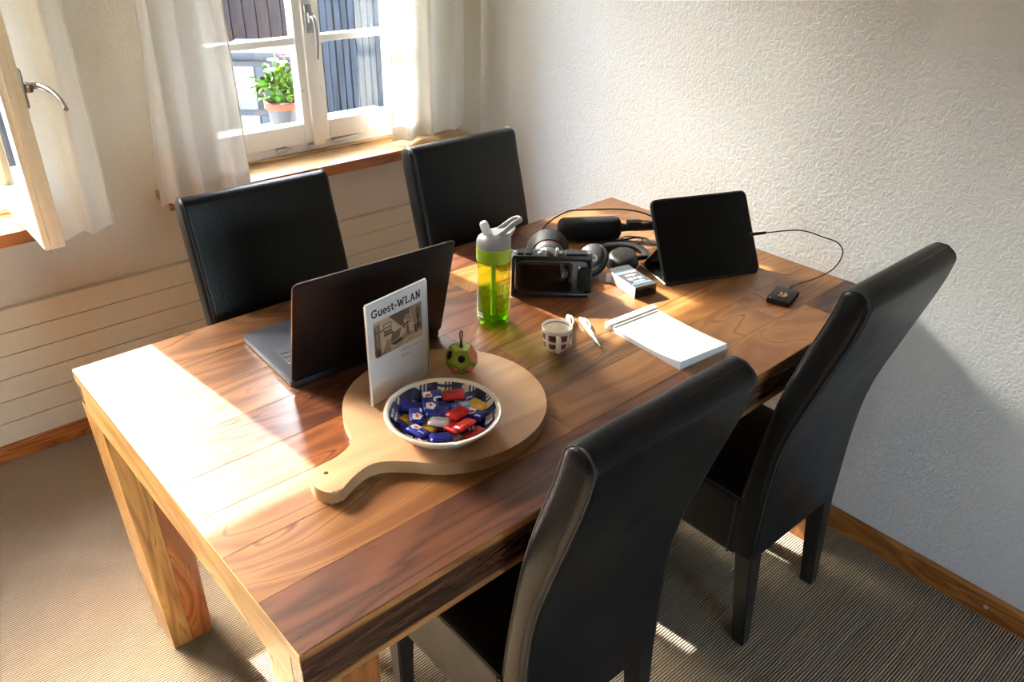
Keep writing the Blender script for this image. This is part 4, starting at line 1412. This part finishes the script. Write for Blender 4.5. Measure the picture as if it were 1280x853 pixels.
lathe('grip_ring', [(.0375, .036), (.0392, .037), (.0392, .053), (.0375, .054)], M['black_soft'], ln, 48, LZ, cap0=False, cap1=False)
lathe('red_ring', [(.0405, .068), (.0418, .0685), (.0418, .0705), (.0405, .071)], M['red'], ln, 48, LZ, cap0=False, cap1=False)
lathe('hood', [(.0405, .070), (.0445, .071), (.0535, .104), (.0540, .116), (.0520, .116), (.0515, .104), (.0425, .074)], M['black_soft'], ln, 48, LZ, cap0=False, cap1=False)
lathe('front_glass', [(0, .079), (.030, .079), (.02, .083), (0, .084)], M['screen'], ln, 32, LZ)

# --- shotgun microphone in a foam windshield
M['foam'] = plain('black acoustic foam', (.010, .010, .011), .95, 0, .15, 0, (700, .8, .001))
p0 = Vector((-.395, .783, .794)); p1 = Vector((-.244, .6825, .794)); p2 = Vector((-.120, .600, .790))
ax_ = (p1 - p0).normalized()
mc = empty('shotgun_microphone', (p0.x, p0.y, ZT0), 0, 'black microphone with thick foam windshield lying behind the camera lens', 'microphone')
def rel(pts, o): return [Vector(p) - Vector(o.location) for p in pts]
k_ = (p1 - p0).length
bm = bmesh.new()
a_tube(bm, rel([p0 + ax_ * (k_ * t) for t in (0, .012, .04, .09, .5, .9, .965, .99, 1)], mc), [.012, .022, .029, .033, .034, .0335, .030, .024, .014], 28)
obj('foam_windshield', bm, M['foam'], mc, smooth=60)
tube('tube', rel([p1 - ax_ * .05, p1 + ax_ * .10, p2 + ax_ * .02], mc), .0118, M['black'], mc, 18)
tube('ring', rel([p1 + ax_ * .006, p1 + ax_ * .012], mc), .0128, M['cam_metal'], mc, 18)
pg = empty('cable_plug', (-.245, .70, ZT0), 0, 'silver ended audio cable looping over the foam microphone', 'cable')
M['cable'] = plain('black rubber cable', (.012, .012, .013), .4)
tube('cable', rel(spline([(-.43, .79, .763), (-.40, .835, .785), (-.345, .805, .828), (-.300, .765, .836), (-.215, .71, .834), (-.150, .67, .817), (-.105, .60, .785), (-.08, .55, .7645), (-.05, .60, .7635)], 8), pg), .0024, M['cable'], pg, 8)
tube('plug', rel([(-.231, .675, .8130), (-.196, .651, .8118)], pg), .0062, M['chrome'], pg, 12)
tube('plug_collar', rel([(-.196, .651, .8118), (-.190, .647, .8116)], pg), .0045, plain('gold contact', srgb(212, 160, 60), .3, 1), pg, 12)
tube('cable', rel(spline([(-.190, .647, .8116), (-.165, .630, .806), (-.12, .570, .785), (-.07, .51, .7640)], 6), pg), .0024, M['cable'], pg, 8)
tg = tube('cable', [p - Vector((-.25, .60, ZT0)) for p in spline([(-.33, .66, .7625), (-.285, .640, .763), (-.245, .625, .766), (-.225, .605, .769), (-.25, .585, .766), (-.285, .600, .7625), (-.275, .632, .770), (-.235, .640, .764), (-.205, .60, .7625), (-.225, .562, .7625), (-.19, .535, .7625)], 7)], .0024, M['cable'], None, 8)
tg.location = (-.232, .628, ZT0)
tag(tg, 'thin black cable tangled on the table below the microphone tube', 'cable')

# --- over-ear headphones folded flat
M['pad'] = plain('soft black ear pad', (.006, .006, .007), .6, spec=.3, bump=(300, .4, .001))
M['hp_shell'] = plain('charcoal headphone shell', (.008, .0085, .010), .42)
hpn = empty('headphones', (-.40, .56, ZT0), 0, 'black over-ear headphones lying between camera and tablet', 'headphones')
def cup(loc, tilt, yaw):
    m0 = T(loc[0] + .40, loc[1] - .56, loc[2] - ZT0) @ R(yaw, 'Z') @ R(tilt, 'X')
    sh_ = bmesh.new()
    a_lathe(sh_, [(0, .019), (.030, .0185), (.038, .015), (.045, .004), (.045, -.002), (0, -.002)], 36, m0 @ Matrix.Diagonal((.88, 1.08, 1, 1)))
    c_ = obj('ear_cup', sh_, M['hp_shell'], hpn, smooth=40)
    pb = bmesh.new()
    a_lathe(pb, [(.014, -.016), (.034, -.017), (.044, -.014), (.0475, -.008), (.0455, -.0015), (0, -.0015)], 36, m0 @ Matrix.Diagonal((.9, 1.1, 1, 1)), cap0=False)
    obj('ear_pad', pb, M['pad'], c_, smooth=60)
    rb_ = bmesh.new()
    a_lathe(rb_, [(.0452, -.001), (.0462, .0), (.0462, .0025), (.0452, .0035)], 36, m0 @ Matrix.Diagonal((.88, 1.08, 1, 1)), cap0=False, cap1=False)
    obj('cup_trim', rb_, M['cam_metal'], c_, smooth=50)
cup((-.478, .572, .797), rad(34), rad(-70))
cup((-.392, .540, .784), rad(8), rad(-60))
band = spline([(-.455, .610, .788), (-.415, .642, .780), (-.36, .655, .773), (-.305, .640, .772), (-.272, .598, .772), (-.283, .553, .773), (-.318, .526, .777), (-.345, .522, .781)], 7)
tube('headband', [p - Vector((-.40, .56, ZT0)) for p in band], [.0045 + .002 * math.sin(PI * i / (len(band) - 1)) for i in range(len(band))], M['hp_shell'], hpn, 10, flat=1.9)
box('slider_arm', -.006, .006, -.02, .02, -.006, .006, M['cam_metal'], hpn, bev=.002, M=T(.052, -.044, .026) @ R(rad(70), 'Z'))
tube('hinge', [(-.078, .036, .036), (-.066, .050, .039)], .006, M['cam_metal'], hpn, 10)

# --- battery carton
M['carton_dark'] = plain('dark grey carton', srgb(40, 40, 43), .65)
M['carton_white'] = plain('white carton side', srgb(170, 168, 166), .6)
M['print_blue'] = plain('blue print', srgb(96, 164, 204), .5)
M['print_white'] = plain('white print', srgb(222, 224, 226), .5)
ct = empty('battery_carton', (-.462, .438, ZT0), rad(-13), 'small dark battery carton with white print and open flap', 'box')
box('sleeve', -.032, .032, -.052, .052, .0006, .030, M['carton_dark'], ct, bev=.0006, seg=1)
box('side_panel', -.0328, -.0318, -.0515, .0515, .001, .0296, M['carton_white'], ct)
box('end_panel', -.0315, .0315, -.0527, -.0517, .001, .0292, M['black_gloss'], ct)
box('front_tab', -.022, .022, -.0534, -.0526, .010, .020, M['black_gloss'], ct)
bm = bmesh.new(); a_box(bm, -.0315, .0315, 0, .016, -.0006, .0004, 0, 1, T(0, .052, .030) @ R(rad(6), 'X'))
obj('flap', bm, M['carton_dark'], ct)
bm = bmesh.new(); a_box(bm, -.014, .0, -.0005, .0005, -.012, .012, 0, 1, T(-.032, .050, .014) @ R(rad(-30), 'Z'))
obj('flap', bm, M['carton_white'], ct)
def cartop(name, rects, mat_):
    bm = bmesh.new()
    for (x0, x1, y0, y1) in rects: a_box(bm, x0, x1, y0, y1, .0299, .0303)
    obj(name, bm, mat_, ct)
cartop('print', [(-.028, .028, .030, .033), (-.015, .015, .012, .018), (-.020, -.008, -.006, .000), (-.003, .003, -.006, .000), (.008, .020, -.006, .000), (-.016, .016, -.024, -.019)], M['print_white'])
cartop('print', [(-.030, .030, .036, .039), (-.028, .028, -.034, -.030), (-.020, -.008, -.011, -.008), (.008, .020, -.011, -.008)], M['print_blue'])
cartop('print', [(-.003, .003, .003, .006), (.026, .031, .026, .030)], M['red'])

# --- tablet on a folding cover
tab = empty('tablet', (-.262, .335, ZT0), rad(-21.4), 'large black tablet propped up on a folding cover by the wall', 'tablet')
TM = T(0, .004, .005) @ R(rad(-33), 'X') @ R(PI / 2, 'X')     # face drawn in x/y looks back at the viewer
bm = bmesh.new(); a_prism(bm, rrect(.284, .220, .014, 6, 0, .110), -.0085, .0, .0015, 2, TM)
tbd = obj('case', bm, M['black'], tab, smooth=35)
bm = bmesh.new(); a_prism(bm, rrect(.276, .212, .011, 6, 0, .110), -.0002, .0012, .0006, 1, TM)
obj('display', bm, M['screen'], tbd)
bm = bmesh.new(); a_tube(bm, [TM @ Vector((x, y, 0.0004)) for x, y in rrect(.2785, .2145, .012, 6, 0, .110)], .0009, 6, True)
obj('rim', bm, M['alu_dark'], tbd, smooth=50)
for yy in (.150, .172):
    bm = bmesh.new(); a_prism(bm, rrect(.0016, .014, .0006, 2, -.1424, yy), -.006, -.003, 0, 1, TM)
    obj('side_button', bm, M['alu_dark'], tbd)
sup = bmesh.new()       # folded triangle behind
pts = [TM @ Vector((0, .105, -.009)), TM @ Vector((0, .010, -.009)), Vector((0, .150, .001))]
for s in (-1, 1): pass
L_ = [sup.verts.new((-.128, p.y, p.z)) for p in pts]; R_ = [sup.verts.new((.128, p.y, p.z)) for p in pts]
sup.faces.new((L_[0], R_[0], R_[2], L_[2]))
bmesh.ops.solidify(sup, geom=sup.faces[:], thickness=.003)
obj('stand_flap', sup, M['black'], tab)
box('cover_base', -.138, .138, .008, .150, .0, .003, M['black'], tab, bev=.001, seg=1)
box('metal_strip', -.140, -.131, .012, .060, .003, .0055, M['chrome'], tab, bev=.001, seg=1)

# --- pocket drive and its cable
M['copper'] = plain('copper emblem', srgb(206, 160, 124), .35, .6)
ssd = empty('pocket_drive', (-.216, .1625, ZT0), rad(14.4), 'small black pocket drive with copper emblem near the wall', 'drive')
db = prism('shell', rrect(.085, .057, .005, 4), .0004, .0125, M['black'], ssd, bev=.0018)
bm = bmesh.new()
a_prism(bm, [(-.016, -.004), (-.010, -.010), (.002, -.011), (.010, -.006), (.012, .000), (.004, -.003), (-.004, -.002), (-.012, .001)], .0124, .0128)
a_prism(bm, [(-.010, .004), (-.004, .001), (.004, .002), (.011, .006), (.006, .009), (-.002, .007)], .0124, .0128)
a_prism(bm, [(-.017, .001), (-.012, .004), (-.009, .010), (-.014, .008)], .0124, .0128)
obj('emblem', bm, M['copper'], db)
bm = bmesh.new(); a_prism(bm, rect(-.037, -.034, .020, .023), .0124, .0127)
obj('mark', bm, M['print_white'], db)
box('ribbed_edge', -.036, .034, -.0292, -.0280, .003, .009, M['black_soft'], db, bev=.0004, seg=1)
ca = empty('data_cable', (-.10, .25, ZT0), 0, 'thin black data cable arching from the tablet to the drive', 'cable')
cpts = [(-.112, .336, .851), (-.090, .309, .858), (-.050, .240, .876), (-.025, .184, .868), (-.015, .148, .861), (-.013, .131, .836), (-.030, .138, .797), (-.070, .159, .774), (-.112, .176, .7665), (-.150, .179, .7662)]
tube('cord', rel(spline(cpts, 8), ca), .0019, M['cable'], ca, 8)
tube('connector', rel([(-.120, .345, .848), (-.092, .311, .8575)], ca), [.0052, .0040], M['black'], ca, 10)
tube('connector', rel([(-.172, .1735, .7662), (-.146, .1795, .7662)], ca), [.0048, .0040], M['black'], ca, 10)

# --- notepad with a clip bar
pd = empty('notepad', (-.603, .218, ZT0), rad(-3.8), 'blank white notepad with a raised binding bar', 'notepad')
bm = bmesh.new()
nx, ny = 10, 16
def sheet_z(u, v, lay):     # near short edge lifts a little at one corner
    c_ = max(0, (.45 - v) / .45) ** 2
    return .0012 + lay * .0085 + c_ * (.010 * lay + .001) * (1 - .55 * u)
g = {}
for lay in (0, 1):
    for i in range(nx + 1):
        for j in range(ny + 1):
            u, v = i / nx, j / ny
            g[lay, i, j] = bm.verts.new((-.0755 + .151 * u, -.1125 + .225 * v, sheet_z(u, v, lay)))
for i in range(nx):
    for j in range(ny):
        bm.faces.new((g[1, i, j], g[1, i + 1, j], g[1, i + 1, j + 1], g[1, i, j + 1]))
        bm.faces.new((g[0, i, j], g[0, i, j + 1], g[0, i + 1, j + 1], g[0, i + 1, j]))
for i in range(nx):
    for j in (0, ny): bm.faces.new((g[0, i, j], g[0, i + 1, j], g[1, i + 1, j], g[1, i, j]))
for j in range(ny):
    for i in (0, nx): bm.faces.new((g[0, i, j], g[0, i, j + 1], g[1, i, j + 1], g[1, i, j]))
obj('paper_block', bm, M['paper'], pd, smooth=40)
box('back_card', -.076, .076, -.113, .113, 0, .0012, plain('grey backing card', srgb(176, 172, 164), .8), pd)
M['cream_plastic'] = plain('cream white plastic bar', srgb(228, 222, 206), .45)
cbp = box('binding_bar', -.078, .078, .099, .1165, 0, .0165, M['cream_plastic'], pd, bev=.002)
box('binding_lip', -.072, .072, .090, .100, .0095, .0125, plain('grey binding strip', srgb(170, 158, 142), .6), cbp, bev=.001, seg=1)
for x in (-.045, -.038, .02):
    box('groove', x - .001, x + .001, .100, .115, .0162, .0168, M['carton_dark'], cbp)

# --- espresso cup
M['cup'] = plain('white porcelain', srgb(236, 230, 220), .12, 0, .5, .3, var=.02)
M['coffee'] = plain('coffee stain', srgb(150, 104, 70), .4)
M['brown_print'] = plain('brown bean print', srgb(112, 44, 24), .35)
M['black_print'] = plain('dark print', srgb(36, 26, 24), .35)
M['green_print'] = plain('olive print', srgb(150, 140, 40), .4)
cu = empty('espresso_cup', (-.824, .3425, ZT0), 0, 'empty white espresso cup with brown printed squares', 'cup')
cupo = [(0, .002), (.016, .002), (.0175, 0), (.020, 0), (.0215, .002), (.0265, .008), (.0305, .020), (.0325, .036), (.0335, .054), (.0338, .0565), (.0325, .0575), (.0312, .0562), (.0300, .036), (.0275, .020), (.0225, .010), (.012, .0065), (0, .006)]
lathe('cup_wall', cupo, M['cup'], cu, 56, smooth=50)
lathe('stain_ring', [(.0308, .0485), (.03095, .0515), (.0307, .0516), (.0305, .0485)], M['coffee'], cu, 48, cap0=False, cap1=False)
lathe('coffee_dregs', [(0, .0068), (.010, .0071), (.012, .0072), (.006, .0074), (0, .0074)], M['coffee'], cu, 24)
ha = math.atan2(-1.07, -1.09) + .10
hb_ = R(ha, 'Z')
tube('handle', [hb_ @ p for p in spline([(.0315, 0, .046), (.043, 0, .047), (.050, 0, .040), (.050, 0, .026), (.044, 0, .016), (.0285, 0, .015)], 6)], .0040, M['cup'], cu, 10, flat=1.5)
def on_cup(a, z0, z1, wdeg, lift):
    """a small curved patch on the wall"""
    def rad_at(z):
        for (r0, z_0), (r1, z_1) in zip(cupo[4:9], cupo[5:10]):
            if z_0 <= z <= z_1: return r0 + (r1 - r0) * (z - z_0) / (z_1 - z_0)
        return .0338
    bm = bmesh.new()
    gg = []
    for i in range(5):
        aa = a + rad(wdeg) * (i / 4 - .5)
        gg.append([bm.verts.new(((rad_at(z0 + (z1 - z0) * j / 3) + lift) * math.cos(aa), (rad_at(z0 + (z1 - z0) * j / 3) + lift) * math.sin(aa), z0 + (z1 - z0) * j / 3)) for j in range(4)])
    for i in range(4):
        for j in range(3): bm.faces.new((gg[i][j], gg[i + 1][j], gg[i + 1][j + 1], gg[i][j + 1]))
    return bm
for k in range(8):
    a = ha + rad(22.5 + 45 * k)
    for (z0, z1) in ((.0325, .0480), (.0125, .0260)):
        p_ = obj('printed_square', on_cup(a, z0, z1, 25, .0002), M['brown_print'], cu, smooth=True)
        obj('printed_bar', on_cup(a, z0 + (z1 - z0) * .42, z0 + (z1 - z0) * .56, 17, .0004), M['black_print'], p_, smooth=True)
        obj('printed_bar', on_cup(a + rad(12), z0, z1, 5, .0004), M['black_print'], p_, smooth=True)
        obj('printed_bar', on_cup(a - rad(14), z0 + .002, z1 - .001, 5, .0004), M['green_print'], p_, smooth=True)

# --- two ball pens
M['navy'] = plain('navy plastic', srgb(40, 36, 84), .35)
def pen(a, b_, label):
    a, b_ = Vector((*a, ZT0 + .0062)), Vector((*b_, ZT0 + .0050))
    L0 = (b_ - a).length
    e = empty('ball_pen', a, math.atan2(b_.y - a.y, b_.x - a.x), label, 'pen', 'white ball pens beside the cup')
    e.location.z = ZT0
    m0 = T(0, 0, .0064) @ R(PI / 2, 'Y')
    bl = bmesh.new(); a_lathe(bl, [(0, .006), (.0040, .006), (.0052, .012), (.0056, .05), (.0054, .090), (0, .090)], 20, m0)
    bo_ = obj('barrel', bl, M['white'], e, smooth=45)
    tp = bmesh.new(); a_lathe(tp, [(0, .092), (.0055, .092), (.0048, .112), (.0022, L0 - .006), (.0008, L0), (0, L0)], 20, m0)
    obj('tip', tp, M['chrome'], e, smooth=45)
    rg = bmesh.new(); a_lathe(rg, [(.0052, .0885), (.0058, .089), (.0058, .0925), (.0052, .093)], 20, m0)
    obj('ring', rg, M['zinc'], e, smooth=45)
    pb_ = bmesh.new(); a_lathe(pb_, [(0, 0), (.0026, 0), (.0028, .007), (0, .008)], 14, m0)
    obj('push_button', pb_, M['navy'], e, smooth=45)
    cl = bmesh.new(); a_tube(cl, spline([(.010, .0052, .0085), (.022, .0098, .0090), (.040, .0102, .0088), (.054, .0072, .0080)], 5), .0024, 8, False, .7)
    obj('clip', cl, M['white'], e, smooth=50)
    cw = bmesh.new(); a_box(cw, .018, .036, .0056, .0084, .0056, .0096, .0012)
    obj('clip_window', cw, M['navy'], e, smooth=40)
pen((-.689, .404), (-.750, .281), 'white ball pen with chrome tip lying next to the cup')
pen((-.7005, .431), (-.798, .324), 'white ball pen half hidden behind the espresso cup')
